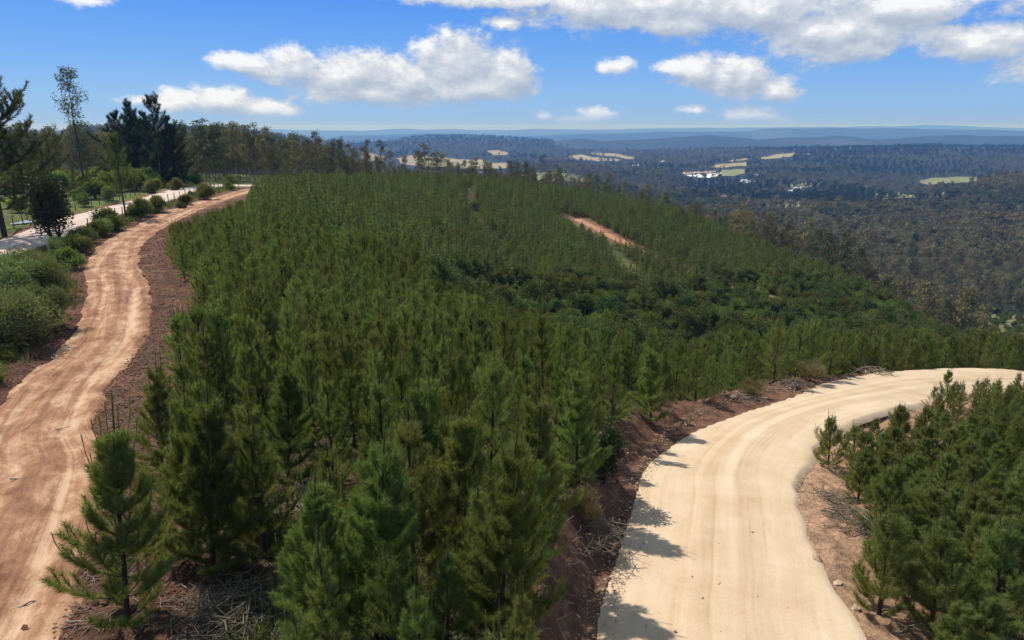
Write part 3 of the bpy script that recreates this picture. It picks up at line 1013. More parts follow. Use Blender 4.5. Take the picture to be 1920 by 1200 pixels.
def build_euc(H, seed, n_leaf, ll, lw, crown_from=.45, spread=.16, nlimb=14, fmat='euc', clump=.5, trunk_r=None, tmat='eucbark', up=55, sides=5, droop=.5):
    rng = np.random.default_rng(seed)
    tr, cr = Soup(), Soup()
    npt = 9
    zz = np.linspace(0, 1, npt)
    wob = np.cumsum(rng.normal(0, .012 * H, (npt, 2)), 0) * .32
    wob -= wob[0]
    path = np.column_stack([wob, zz * H * .97])
    r0 = trunk_r or (.009 * H + .01)
    tr.tube(np.vstack([[path[0] - [0, 0, .4]], path]), np.concatenate([[r0 * 1.2], r0 * (1 - zz) ** .9 + .015]), sides)
    tips = [(path[-1], .8)]
    for i in range(nlimb):
        f = crown_from + (1 - crown_from) * (i + rng.random()) / nlimb * .97
        c, _ = along(path, np.array([f]))
        az = rng.random() * 6.28
        g = (f - crown_from) / (1 - crown_from)
        Lb = spread * H * (.45 + 1.0 * math.sin(math.pi * min(1, .22 + g * .72))) * (.6 + .6 * rng.random())
        el = R(up + rng.normal(0, 14))
        p1 = c[0] + Lb * .6 * np.array([math.cos(az) * math.cos(el), math.sin(az) * math.cos(el), math.sin(el)])
        el2 = el - R(12)
        p2 = p1 + Lb * .5 * np.array([math.cos(az + .2) * math.cos(el2), math.sin(az + .2) * math.cos(el2), math.sin(el2)])
        tr.tube(np.array([c[0], p1, p2]), np.array([r0 * .35 * (1.15 - f), r0 * .22 * (1.15 - f), .012]), 3)
        tips += [(p2, 1.0), (p1 * .45 + p2 * .55 + rng.normal(0, .02 * H, 3), .7)]
    wts = np.array([t[1] for t in tips])
    cnt = (n_leaf * wts / wts.sum()).astype(int) + 1
    for (tp, wgt), n in zip(tips, cnt):
        rad = clump * H * .085 * (.7 + .6 * rng.random())
        v = rng.normal(size=(n, 3))
        v /= np.linalg.norm(v, axis=1)[:, None] + 1e-9
        Pt = tp + v * (rng.random((n, 1)) ** .45) * rad * np.array([1.15, 1.15, .75])
        Dv = v * .6 + rng.normal(0, .5, (n, 3))
        Dv[:, 2] -= droop
        tb = np.clip(.5 + .18 * rng.normal() + .25 * rng.normal(size=n), 0, 1)
        cr.leaves(Pt, Dv, ll * (.7 + .6 * rng.random(n)), lw, rng, 0, tb, quad=True)
    return tr.mesh('eucalyptus_trunk', [M[tmat]]), cr.mesh('eucalyptus_crown', [M[fmat]])


def build_bush(rx, h, seed, n, ll, lw, fmat='shrub', lobes=9, feather=False, stems=5, smat='pinebark', low=.05, lob=1.0):
    rng = np.random.default_rng(seed)
    tr, cr = Soup(), Soup()
    cs = []
    for i in range(lobes):
        a, q = rng.random() * 6.28, rng.random() ** .6
        rr_ = rx * .62 * q
        zc = h * (low + (.72 - low) * rng.random() * (1.05 - .45 * q) + .12)
        cs.append((np.array([rr_ * math.cos(a), rr_ * math.sin(a), zc]), rx * (.22 + .33 * rng.random() ** 1.4) * lob, min(h - zc, h * (.22 + .2 * rng.random())) + .05))
    for i in range(stems):
        c = cs[i % len(cs)][0]
        b = np.array([rng.normal(0, .08 * rx), rng.normal(0, .08 * rx), -.15])
        tr.tube(np.array([b, (b + c) / 2 + rng.normal(0, .05 * rx, 3), c]), np.array([.02 + .018 * h, .012 + .01 * h, .006]), 4)
    per = n // lobes
    for c, rh, rv in cs:
        v = rng.normal(size=(per, 3))
        v /= np.linalg.norm(v, axis=1)[:, None]
        v[:, 2] = np.where(v[:, 2] < -.35, -v[:, 2], v[:, 2])
        rad = (.35 + .65 * rng.random((per, 1)) ** .5) * (1 + .18 * rng.normal(size=(per, 1)))
        Pt = c + v * rad * np.array([rh, rh, rv])
        Pt[:, 2] = np.maximum(Pt[:, 2], .02)
        tb = np.clip(.5 + .16 * rng.normal() + .25 * rng.normal(size=per), 0, 1)
        if feather:
            Dv = v * .5 + rng.normal(0, .3, (per, 3)) + np.array([0, 0, .75])
            cr.leaves(Pt, Dv, ll * (.6 + .8 * rng.random(per)), lw, rng, 0, tb)
        else:
            Dv = v * .8 + rng.normal(0, .6, (per, 3))
            cr.leaves(Pt, Dv, ll * (.6 + .8 * rng.random(per)), lw, rng, 0, tb, quad=True)
    return tr.mesh('shrub_stems', [M[smat]]), cr.mesh('shrub_foliage', [M[fmat]])


def merged(trunk, crown, name):
    """trunk and crown of one distant tree as a single mesh"""
    vt, vc = len(trunk.vertices), len(crown.vertices)
    v = np.empty((vt + vc) * 3, np.float32)
    a = np.empty(vt * 3, np.float32)
    b = np.empty(vc * 3, np.float32)
    trunk.vertices.foreach_get('co', a)
    crown.vertices.foreach_get('co', b)
    fs, mi = {3: [], 4: []}, {3: [], 4: []}
    mats = list(crown.materials) + [trunk.materials[0]]
    for me, off, mo in ((crown, 0, None), (trunk, vc, len(mats) - 1)):
        n = len(me.polygons)
        tot, st, m_ = np.empty(n, np.int32), np.empty(n, np.int32), np.empty(n, np.int32)
        me.polygons.foreach_get('loop_total', tot)
        me.polygons.foreach_get('loop_start', st)
        me.polygons.foreach_get('material_index', m_)
        lp = np.empty(len(me.loops), np.int32)
        me.loops.foreach_get('vertex_index', lp)
        for k in (3, 4):
            w_ = np.where(tot == k)[0]
            if len(w_):
                fs[k].append(lp[st[w_][:, None] + np.arange(k)] + off)
                mi[k].append(m_[w_] if mo is None else np.full(len(w_), mo))
    fl, ml = [], []
    for k in (3, 4):
        if fs[k]:
            fl.append(np.concatenate(fs[k]))
            ml.append(np.concatenate(mi[k]))
    tc_, tt_ = np.empty(vc, np.float32), np.empty(vt, np.float32)
    crown.attributes['tint'].data.foreach_get('value', tc_)
    trunk.attributes['tint'].data.foreach_get('value', tt_)
    return new_mesh(name, np.concatenate([b, a]).reshape(-1, 3), fl, mats, True, np.concatenate(ml), np.concatenate([tc_, tt_]))


# ------------------------------------------------------------------ scattering of uncountable stuff (geometry nodes)
def scatter(name, P, scale, rz, idx, meshes, label, cat, tilt=None):
    coll = bpy.data.collections.new(name + '_kinds')
    for i, me in enumerate(meshes):
        o = bpy.data.objects.new('%s_kind_%s' % (name, chr(97 + i)), me)
        coll.objects.link(o)
    me = bpy.data.meshes.new(name)
    n = len(P)
    me.vertices.add(n)
    me.vertices.foreach_set('co', np.asarray(P, np.float32).ravel())
    a = me.attributes.new('siz', 'FLOAT_VECTOR', 'POINT')
    sc_ = np.asarray(scale, np.float32)
    if sc_.ndim == 1:
        sc_ = np.repeat(sc_[:, None], 3, 1)
    a.data.foreach_set('vector', sc_.ravel())
    a = me.attributes.new('rot', 'FLOAT_VECTOR', 'POINT')
    rv = np.zeros((n, 3), np.float32)
    rv[:, 2] = rz
    if tilt is not None:
        rv[:, :2] = tilt
    a.data.foreach_set('vector', rv.ravel())
    a = me.attributes.new('pick', 'INT', 'POINT')
    a.data.foreach_set('value', np.asarray(idx, np.int32))
    o = obj(name, me)
    tag(o, label, cat, kind='stuff')
    ng = bpy.data.node_groups.new(name + '_scatter', 'GeometryNodeTree')
    ng.interface.new_socket('Geometry', in_out='INPUT', socket_type='NodeSocketGeometry')
    ng.interface.new_socket('Geometry', in_out='OUTPUT', socket_type='NodeSocketGeometry')
    gi_, go_ = ng.nodes.new('NodeGroupInput'), ng.nodes.new('NodeGroupOutput')
    ci = ng.nodes.new('GeometryNodeCollectionInfo')
    ci.inputs['Collection'].default_value = coll
    ci.inputs['Separate Children'].default_value = True
    ci.inputs['Reset Children'].default_value = True
    ip = ng.nodes.new('GeometryNodeInstanceOnPoints')
    ip.inputs['Pick Instance'].default_value = True

    def attr(nm, dt):
        nd = ng.nodes.new('GeometryNodeInputNamedAttribute')
        nd.data_type = dt
        nd.inputs['Name'].default_value = nm
        return nd.outputs[0]
    ng.links.new(gi_.outputs[0], ip.inputs['Points'])
    ng.links.new(ci.outputs[0], ip.inputs['Instance'])
    ng.links.new(attr('pick', 'INT'), ip.inputs['Instance Index'])
    ng.links.new(attr('rot', 'FLOAT_VECTOR'), ip.inputs['Rotation'])
    ng.links.new(attr('siz', 'FLOAT_VECTOR'), ip.inputs['Scale'])
    ng.links.new(ip.outputs[0], go_.inputs[0])
    md = o.modifiers.new('scatter', 'NODES')
    md.node_group = ng
    return o


def grid_pts(x0, x1, y0, y1, dx, rng, jit=.35):
    gx, gy = np.meshgrid(np.arange(x0, x1, dx), np.arange(y0, y1, dx), indexing='ij')
    gx = gx + (np.arange(gx.shape[1]) % 2)[None, :] * dx * .5
    return (gx + rng.uniform(-jit, jit, gx.shape) * dx).ravel(), (gy + rng.uniform(-jit, jit, gy.shape) * dx).ravel()


def hit(px, py):
    x, y, _ = hit_nat(px, py, lambda X, Y: h_ground(X, Y))
    return x, y, float(h_ground(x, y)[0])


def s_of(px):
    return (px - 960) / 1280.0


def zone(x, y):
    s = x / np.maximum(y, 1)
    return np.interp(s, S_K, Y_CREST), np.interp(s, S_K, Y_NEAR), np.interp(s, S_K, Y_FARG)


# ------------------------------------------------------------------ young pines
NEAR = [build_pine(5.0, 100 + i, 290, .155, .0080, spread=.95 + .17 * (i % 3), pw=.9, tip_len=.25, whorls=7 + i % 2, nbr=6, start=.04, leader=.27, e_lo=22, e_hi=74, subs=6, curve=24, trunk_r=.052) for i in range(5)]
MIDP = [build_pine(5.0, 200 + i, 85, .18, .019, spread=1.12 + .18 * (i % 3), pw=.85, tip_len=.26, whorls=7, nbr=6, start=.05, leader=.27, e_lo=22, e_hi=74, subs=5, curve=24) for i in range(5)]
SMALL = [build_pine(3.0, 300 + i, 300, .14, .0085, spread=1.05, pw=.85, tip_len=.26, whorls=6, nbr=6, start=.03, e_lo=28, e_hi=74, leader=.20, subs=6, curve=34) for i in range(4)]
HEROP = [build_pine(5.0, 150 + i, 400, .155, .0080, spread=1.08, pw=.95, tip_len=.26, whorls=9, nbr=7, start=.02, leader=.25, e_lo=24, e_hi=74, subs=7, curve=24, trunk_r=.048) for i in range(3)]
FARP = [merged(*build_pine(5.0, 400 + i, 22, .30, .065, spread=1.15, pw=1.1, whorls=7, nbr=5, start=.05, leader=.2, subs=3, wood=False, fmat='pine_far', shoots=False), 'far_young_pine') for i in range(6)]
CLEAR = [hit(560, 955) + (1.7,), hit(430, 1165) + (1.5,), hit(480, 930) + (1.2,), hit(650, 1010) + (.9,), hit(1605, 985) + (1.8,), hit(870, 905) + (1.2,), hit(1090, 985) + (1.5,), hit(760, 1190) + (.8,)]

HERO = [  # base pixel, height, mesh pool, label
    (240, 1168, 5.8, 1, 'full young pine with tall brown leader beside the red track at the bottom left'),
    (400, 1075, 5.8, 1, 'tall pine with bare lower trunk above the grey heap of dead brush'),
    (362, 1040, 5.2, 2, 'slim pine just behind the bare trunked one, on its left'),
    (704, 1225, 5.7, 3, 'large pine cut off by the bottom edge with its trunk showing, left of centre'),
    (588, 1215, 4.7, 4, 'thin sparse pine sapling in front of the pale pile of broken branches'),
    (934, 1195, 5.2, 0, 'bright green full pine at the bottom edge nearest to the sandy road'),
    (850, 1052, 4.9, 1, 'straight pine with a dark clear trunk behind the two pines at the bottom centre'),
    (1003, 1010, 4.6, 2, 'pine with reddish shoots leaning out over the road cut'),
    (305, 885, 4.3, 3, 'dark narrow pine standing at the edge of the churned brown soil'),
    (540, 905, 4.9, 4, 'pine with dense crown directly behind the pale pile of broken branches'),
    (770, 985, 5.0, 3, 'pine with twin leader spears left of the grassy gap'),
    (1080, 905, 4.2, 0, 'leafy pine at the crest of the road cut beside the dark round shrub'),
    (1220, 790, 4.0, 1, 'pine on the bank whose shadow falls across the bend of the sandy road'),
    (470, 1000, 4.6, 2, 'pine with low drooping branches left of the pale pile of broken branches'),
]
HERO_R = [
    (1648, 1152, 3.5, 0, 'grey green pine at the foot of the sandy bank on the right of the road'),
    (1553, 872, 2.5, 1, 'small upright pine standing out at the inner edge of the road bend'),
    (1682, 835, 2.4, 2, 'second small upright pine along the inner road bend, with its tip against the road'),
    (1775, 745, 2.2, 3, 'pointed little pine silhouetted against the pale upper bend of the road'),
    (1745, 1180, 3.4, 2, 'dark pine at the bottom right behind the grey green one'),
    (1860, 1165, 3.5, 3, 'tall pine at the bottom right corner'),
    (1660, 1010, 3.2, 1, 'blue green pine beside the heap of dead branches on the bank'),
]
rng = np.random.default_rng(11)
pines = []   # (x, y, h, kind, label)


def h_cap(x, y, z):
    s = x / y
    t = np.interp(s, [-.60, -.48, -.425, -.385, -.365, -.35], [.150, .1275, .1098, .0945, .06, 0])
    return np.where((y > 58) & (y < 145), CAMZ - t * y - z, 9.0)


for px, py, h, k, lab in HERO:
    x, y, z = hit(px, min(py, 1195)) if py <= 1195 else (lambda q: (q[0] * (q[1] - .35) / q[1], q[1] - .35, q[2]))(hit(px, 1195))
    pines.append((x, y, h, ('hero', k % 3), lab))
for px, py, h, k, lab in HERO_R:
    x, y, z = hit(px, py)
    pines.append((x, y, h * .82, ('small', k), lab))
hx, hy = np.array([p[0] for p in pines]), np.array([p[1] for p in pines])

gx, gy = grid_pts(-62, 150, 9, 62, 1.52, rng)
g2x, g2y = grid_pts(-62, 150, 62, 268, 1.9, rng)
gx, gy = np.concatenate([gx, g2x]), np.concatenate([gy, g2y])
ax_, ay_ = grid_pts(6, 70, 9, 60, 1.08, rng)
k_ = ax_ > np.interp(ay_, rd_main.c[:, 1], rd_main.c[:, 0])
k0 = ~((gx > np.interp(gy, rd_main.c[:, 1], rd_main.c[:, 0])) & (gy < 60))
gx, gy = np.concatenate([gx[k0], ax_[k_]]), np.concatenate([gy[k0], ay_[k_]])
zz_, inf = h_ground(gx, gy, True)
yc, yn, yf = zone(gx, gy)
s_ = gx / gy
xT = np.interp(gy, rd_trk.c[:, 1], rd_trk.c[:, 0])
dM, eM = inf['sandy_road']
dT, eT = inf['dirt_track']
dP, eP = inf['pale_road']
dH, eH = inf['hillside_track']
mrg = 3.0 + 1.2 * sstep(25, 12, gy)
ok = (gx > xT + 2.0 + mrg * (1 - sstep(85, 120, gy)) + .3) & (np.abs(s_) < 1.9)
ok &= ~(np.isfinite(eM) & (eM < np.where(dM < 0, 1.05, np.where(gy < 20, 1.7, .75))))
ok &= ~(np.isfinite(eP) & (eP < 2.2)) & ~(np.isfinite(eH) & (eH < np.where(dH > 0, 6.5 - 4.6 * sstep(24, 32, gx), 1.6)))
ok &= gy < yc
# beyond the pale road nothing is planted
kp = int(np.argmax(rd_pale.c[:, 1] > 149))
roadx = np.interp(gy, rd_pale.c[kp:, 1], rd_pale.c[kp:, 0])
ok &= ~((gy > 149) & (gx < roadx + 3.5))
for (cx, cy, cz, cr_) in CLEAR:
    ok &= np.hypot(gx - cx, gy - cy) > cr_
inner = np.isfinite(dM) & (dM > 0)
inner |= (gx > np.interp(gy, rd_main.c[:, 1], rd_main.c[:, 0])) & (gy < 62)
gully = (gy > yn) & (gy < yf) & (rng.random(len(gy)) < .78)
# a grassy ride that runs up the far slope
ppx, ppy = proj(gx, gy, zz_)
ride = in_poly(ppx, ppy, [(868, 352), (886, 352), (895, 385), (905, 420), (960, 470), (948, 476), (892, 430), (872, 392)])
ride |= in_poly(ppx, ppy, [(1125, 470), (1160, 468), (1180, 490), (1210, 530), (1190, 532), (1150, 497)])
ride |= in_poly(ppx, ppy, [(480, 385), (500, 385), (640, 462), (655, 480), (630, 480), (560, 425)])
ok &= ~ride & ~(gully & ~inner)
dmin = np.min(np.hypot(gx[:, None] - hx[None], gy[:, None] - hy[None]), 1)
ok &= dmin > 1.15
ok &= inner | (gy > 62) | (fbm(gx / 4.5, gy / 4.5, 141) > -.24) & (rng.random(len(gx)) > .08)
gx, gy, zz_, inner, eM = gx[ok], gy[ok], zz_[ok], inner[ok], eM[ok]
order = np.argsort(np.hypot(gx, gy))
gx, gy, zz_, inner, eM = gx[order], gy[order], zz_[order], inner[order], eM[order]
okc = h_cap(gx, gy, zz_) > 1.2
gx, gy, zz_, inner, eM = gx[okc], gy[okc], zz_[okc], inner[okc], eM[okc]
ppx, ppy = proj(gx, gy, zz_ + 2.5)
vis = (ppx > -500) & (ppx < 2900) & (ppy < 1500)
fr_ = (ppx > -40) & (ppx < 1960) & (ppy < 1280)
vis = vis[np.argsort(~fr_, kind='stable')]
q_ = np.argsort(~fr_, kind='stable')
gx, gy, zz_, inner, eM = gx[q_], gy[q_], zz_[q_], inner[q_], eM[q_]
gx, gy, zz_, inner, eM = gx[vis], gy[vis], zz_[vis], inner[vis], eM[vis]
N_IND = 300 - len(pines)
ppx, ppy = proj(gx, gy, zz_)
for i in range(N_IND):
    x, y = gx[i], gy[i]
    r = math.hypot(x, y)
    if inner[i]:
        h = rng.uniform(1.05, 1.85) * (1.2 - .45 * sstep(17, 32, y))
        kind = ('small', rng.integers(4))
        lab, grp_ = 'low bushy young pine in the thicket inside the bend of the sandy road', 'young pines inside the road bend'
    else:
        h = float(np.clip(rng.normal(4.2, .75), 2.4, 5.9)) * (1 - .26 * sstep(22, 44, y))
        kind = ('near', rng.integers(5)) if r < 34 else ('mid', rng.integers(5))
        if np.isfinite(eM[i]) and eM[i] < 3.2:
            h *= .76
            lab, grp_ = 'young pine in the front row along the cut bank of the sandy road', 'young pines along the sandy road bank'
        elif x < np.interp(y, rd_trk.c[:, 1], rd_trk.c[:, 0]) + 8:
            lab, grp_ = 'young pine in the outer rows along the churned soil of the red dirt track', 'young pines along the red dirt track'
        elif y < 24:
            lab, grp_ = 'tall young pine with long leader in the near rows between the two roads', 'young pines in the near rows'
        else:
            lab, grp_ = 'young pine with upright leader spear deep in the block between the two roads', 'young pines deep in the planted block'
    pines.append((x, y, h, kind, (lab, grp_)))
# the rows along the road edges can be counted tree by tree
for src, words_, far_, key in [
        ('young pine in the front row along the cut bank of the sandy road', '%s pine from the bottom edge atop the sandy road cut bank', 'young pine in the far end of the row along the sandy road bank', lambda p: p[1]),
        ('young pine in the outer rows along the churned soil of the red dirt track', '%s pine from the bottom edge beside the red track soil', 'young pine farther up beside the churned soil of the red dirt track', lambda p: p[1])]:
    ids = sorted([i for i, p in enumerate(pines) if isinstance(p[4], tuple) and p[4][0] == src], key=lambda i: key(pines[i]))
    for c_, i in enumerate(ids):
        p = pines[i]
        pines[i] = p[:4] + ((words_ % ORD(c_) if c_ < 20 else far_, p[4][1]),)
POOL = {'hero': (HEROP, 5.0), 'near': (NEAR, 5.0), 'small': (SMALL, 3.0), 'mid': (MIDP, 5.0)}
for x, y, h, (pool, k), lab in pines:
    ms, H0 = POOL[pool]
    z = float(h_ground(x, y)[0]) - .03
    wsc = rng.uniform(.88, 1.15) * (1.5 if pool == 'small' else 1)
    sc_ = h / H0
    if isinstance(lab, tuple):
        e = empty('young_pine', (x, y, z), lab[0], 'pine tree', lab[1], rng.random() * 6.28, (sc_ * wsc, sc_ * wsc, sc_), (rng.normal(0, .03), rng.normal(0, .03)))
    else:
        rz_ = rng.random() * 6.28
        tl_ = .085 if x < 0 else (-.05 if x > 6 else 0)
        e = empty('young_pine', (x, y, z), lab, 'pine tree', None, rz_, (sc_ * 1.12, sc_ * 1.12, sc_) if pool == 'hero' else (sc_ * 1.25, sc_ * 1.25, sc_), (tl_ * math.sin(rz_), tl_ * math.cos(rz_)))
    obj('trunk', ms[k][0], e)
    obj('crown', ms[k][1], e)
j = slice(N_IND, None)
n = len(gx[j])
hh = np.clip(rng.normal(4.0, .65, n), 2.4, 5.6) * np.where(inner[j], .40, np.where(gy[j] < 75, .80, 1)) * (1 + .55 * fbm(gx[j] / 12, gy[j] / 12, 88))
hh = np.minimum(hh, h_cap(gx[j], gy[j], zz_[j]))
near_mid = np.hypot(gx[j], gy[j]) < 95
fat = np.where(near_mid, 1.05, 1.4)
kinds = [merged(*p, 'mid_young_pine') for p in MIDP] + FARP
pick = np.where(near_mid, rng.integers(0, 5, n), 5 + rng.integers(0, 6, n))
scatter('pine_plantation', np.stack([gx[j], gy[j], zz_[j] - .05], 1), np.stack([hh / 5 * rng.uniform(.9, 1.2, n) * fat, hh / 5 * rng.uniform(.9, 1.2, n) * fat, hh / 5 * np.where(near_mid, 1, .88)], 1), rng.random(n) * 6.28, pick, kinds,
        'dense mass of planted young pines covering the far half of the block and the slope behind', 'pine plantation')

# ------------------------------------------------------------------ shrubs in the gully
BUSH = [build_bush(1.6, 2.4, 500 + i, 3800, .15, .10, 'gully', 15, lob=.8) for i in range(4)]
BUSH += [build_bush(1.5, 2.0, 520 + i, 3800, .20, .06, 'shrub', 14, lob=.8) for i in range(2)]
BUSHY = build_bush(1.2, 1.6, 540, 1800, .20, .07, 'yellowleaf', 8, feather=True)
bx, by = grid_pts(-30, 130, 44, 175, 2.75, rng, .48)
bz, inf = h_ground(bx, by, True)
yc, yn, yf = zone(bx, by)
okb = (by > yn + .42 * (yf - yn)) & (by < yf + 4) & (by < yc - 2) & (bx / by > -.30) & (bx / by < .86)
okb &= ~(np.isfinite(inf['sandy_road'][1]) & (inf['sandy_road'][1] < 2.5)) & ~(np.isfinite(inf['hillside_track'][1]) & (inf['hillside_track'][1] < 1.9))
okb &= fbm(bx / 9, by / 9, 151) > -.17
okb &= ~((bx > np.interp(by, rd_main.c[:, 1], rd_main.c[:, 0])) & (by < 62))
bx, by, bz = bx[okb], by[okb], bz[okb]
o_ = np.argsort(np.hypot(bx, by))
bx, by, bz = bx[o_], by[o_], bz[o_]
for i in range(min(300, len(bx))):
    r_ = rng.random()
    k = int(rng.integers(0, 6))
    yel = r_ < .05
    T_, C_ = BUSHY if yel else BUSH[k]
    lab, gp = ('yellowish feathery shrub among the green shrubs in the gully', 'yellow shrubs in the gully') if yel else \
        (('rounded leafy green shrub in the gully between the pine block and the far slope', 'round shrubs in the gully') if k < 4 else
         ('loose feathery olive shrub in the gully between the pine block and the far slope', 'feathery shrubs in the gully'))
    sc_ = rng.uniform(.6, 1.0) if rng.random() < .45 else rng.uniform(1.1, 1.9)
    e = empty('gully_shrub', (bx[i], by[i], bz[i] - .05), lab, 'shrub', gp, rng.random() * 6.28, (sc_, sc_, sc_ * rng.uniform(.75, 1.1)))
    obj('stems', T_, e)
    obj('foliage', C_, e)

if len(bx) > 300:
    q = slice(300, None)
    n = len(bx[q])
    sc_ = rng.uniform(.7, 1.4, n)
    scatter('gully_scrub', np.stack([bx[q], by[q], bz[q] - .05], 1), sc_, rng.random(n) * 6.28, rng.integers(0, 6, n), [merged(*p, 'gully_scrub_bush') for p in BUSH],
            'shrubs covering the far end of the gully slope towards the valley', 'scrub')

# ------------------------------------------------------------------ left side: embankment, verge, trees
lw_ = dict(dens=9, nl=.42, nw=.075)
CON = [build_pine(16.5, 600 + i, 30, .60, .075, spread=5.4, whorls=17, nbr=6, start=.06, leader=.06, fmat='conifer', shoots=False, spears=False, e_lo=4, e_hi=50, subs=6, irregular=.42, curve=24, openness=.8, trunk_r=.26) for i in range(3)]


def at_px(px, py):
    return hit(px, py)


def place(name, mesh_pair, px, py, H, H0, label, cat, part_names=('trunk', 'crown'), rz=None, wide=1.0, group=None, xyz=None):
    x, y, z = xyz or at_px(px, py)
    s = H / H0
    e = empty(name, (x, y, z - .05), label, cat, group, rng.random() * 6.28 if rz is None else rz, (s * wide, s * wide, s))
    obj(part_names[0], mesh_pair[0], e)
    obj(part_names[1], mesh_pair[1], e)
    return e


def px_size(px, py, py_top):
    x, y, z = at_px(px, py)
    return CAMZ - y * float(t_of(py_top)) - z


place('dark_conifer', CON[0], 262, 346, px_size(262, 346, 193), 16.5, 'tall dark conifer, left of the two highest in the clump by the road bend', 'conifer', wide=.9)
place('dark_conifer', CON[1], 303, 348, px_size(303, 348, 186), 16.5, 'highest dark conifer in the clump by the road bend', 'conifer', wide=.95)
place('dark_conifer', CON[2], 330, 347, px_size(330, 347, 222), 16.5, 'dark conifer on the right flank of the clump by the road bend', 'conifer', wide=.95)
place('dark_conifer', CON[1], 232, 342, px_size(232, 342, 214), 16.5, 'dark conifer with ragged side on the left flank of the clump', 'conifer', rz=2.0)
place('dark_conifer', CON[2], 284, 338, px_size(284, 338, 215), 16.5, 'dark conifer half hidden at the back of the clump by the road bend', 'conifer', rz=1.0)
EUC_TALL = build_euc(21, 700, 1500, .40, .16, .55, .048, 20, 'euc', .55, .16, 'pinebark', 50)
place('tall_eucalyptus', EUC_TALL, 164, 374, px_size(164, 374, 127), 20.6, 'tall thin eucalyptus with sparse leaf tufts standing alone against the sky', 'eucalyptus')
LEFTPINE = build_pine(18, 710, 70, .40, .055, spread=7.5, whorls=15, nbr=6, start=.16, leader=.05, fmat='pine_dark', shoots=False, spears=False, e_lo=2, e_hi=45, subs=8, irregular=.38, curve=32, openness=.75, trunk_r=.27)
place('spreading_pine', LEFTPINE, 0, 442, px_size(0, 442, 118), 18, 'big old pine with long upswept open branches at the left edge', 'pine tree', rz=.6, xyz=(lambda q: (q[0] + .4, q[1], q[2]))(hit(2, 442)), wide=1.15)
ROADPINE = build_pine(12, 720, 40, .36, .05, spread=3.0, whorls=12, nbr=5, start=.30, leader=.08, fmat='pine_far', shoots=False, spears=False, e_lo=15, e_hi=55, subs=6, irregular=.25, curve=25, trunk_r=.13)
place('roadside_pine', ROADPINE, 236, 406, px_size(236, 406, 246), 12, 'roadside pine with bare lower trunk between the pale road and the red track', 'pine tree')
SAP = build_euc(11, 730, 420, .36, .14, .60, .07, 10, 'euc', .5, .07)
place('eucalyptus_sapling', SAP, 304, 350, px_size(304, 350, 262), 10.6, 'pale thin stemmed sapling in front of the dark conifer clump', 'eucalyptus')
ACACIA = build_bush(2.3, 7.0, 740, 9000, .24, .13, 'darkleaf', 38, stems=9, smat='pinebark', low=.16, lob=.75)
place('dark_leafy_tree', ACACIA, 108, 465, px_size(108, 465, 318), 7.0, 'dark reddish leafy tree with several stems beside the pale road', 'tree', ('trunk', 'crown'), wide=.92)

FEATH = [build_bush(2.1, 2.7, 760 + i, 16000, .15, .045, 'feather', 44, stems=9, lob=.72) for i in range(3)]
VERGE = [build_bush(1.3, 1.8, 780 + i, 4600, .18, .07, 'shrub', 18, lob=.8) for i in range(3)]
TAN_V = build_bush(1.5, 1.7, 797, 4200, .30, .03, 'drygrass', 14, feather=True, lob=.8)
DKB = build_bush(1.0, 1.3, 790, 3200, .12, .06, 'darkleaf', 8)
lab_e = [
    (FEATH[0], 70, 622, 3.0, 2.6, 'big pale feathery shrub nearest the left edge beside the red track'),
    (FEATH[1], 15, 655, 2.7, 2.6, 'pale feathery shrub at the lower left edge of the shrub mass'),
    (FEATH[2], 95, 560, 2.9, 2.6, 'pale feathery shrub leaning over the red track, behind the biggest one'),
    (FEATH[0], 20, 575, 2.8, 2.6, 'pale feathery shrub at the left edge in the middle of the shrub mass'),
    (FEATH[1], 40, 530, 2.4, 2.6, 'pale feathery shrub next to the shaded pale road'),
    (VERGE[0], 130, 505, 2.0, 1.8, 'green shrub at the foot of the dark reddish leafy tree'),
    (VERGE[1], 150, 475, 1.7, 1.8, 'dark green shrub right of the dark reddish leafy tree'),
    (VERGE[2], 178, 445, 1.9, 1.8, 'dark upright shrub beside the fence posts on the embankment'),
    (VERGE[0], 205, 432, 2.1, 1.8, 'broad olive shrub in the middle of the embankment'),
    (VERGE[1], 192, 440, 1.7, 1.8, 'small green shrub between two larger ones on the embankment'),
    (VERGE[2], 265, 405, 1.9, 1.8, 'shrub just right of the roadside pine trunk'),
    (VERGE[0], 297, 398, 2.2, 1.8, 'dark conical shrub on the embankment beyond the roadside pine'),
    (VERGE[1], 350, 384, 1.6, 1.8, 'low green shrub on the embankment before the road bend'),
    (VERGE[2], 386, 376, 2.6, 1.8, 'large dark green shrub on the embankment near the road bend'),
    (VERGE[0], 430, 356, 1.6, 1.8, 'small round bush alone on the grass by the fence posts'),
    (DKB, 340, 392, 1.0, 1.3, 'very small dark bush on the grass of the embankment'),
    (VERGE[1], 160, 388, 2.2, 1.8, 'olive shrub behind the left fence of the pale road'),
    (VERGE[2], 205, 376, 2.0, 1.8, 'shrub behind the left fence near the roadside pine'),
    (VERGE[0], 330, 358, 2.6, 1.8, 'shrub at the foot of the dark conifer clump'),
    (VERGE[1], 290, 362, 2.4, 1.8, 'pale shrub in front of the dark conifer clump'),
]
for pr, px, py, H, H0, lab in lab_e:
    place('roadside_shrub', pr, px, py, H * rng.uniform(.85, 1.2), H0, lab, 'shrub', ('stems', 'foliage'), wide=rng.uniform(.85, 1.35))
vi = 0
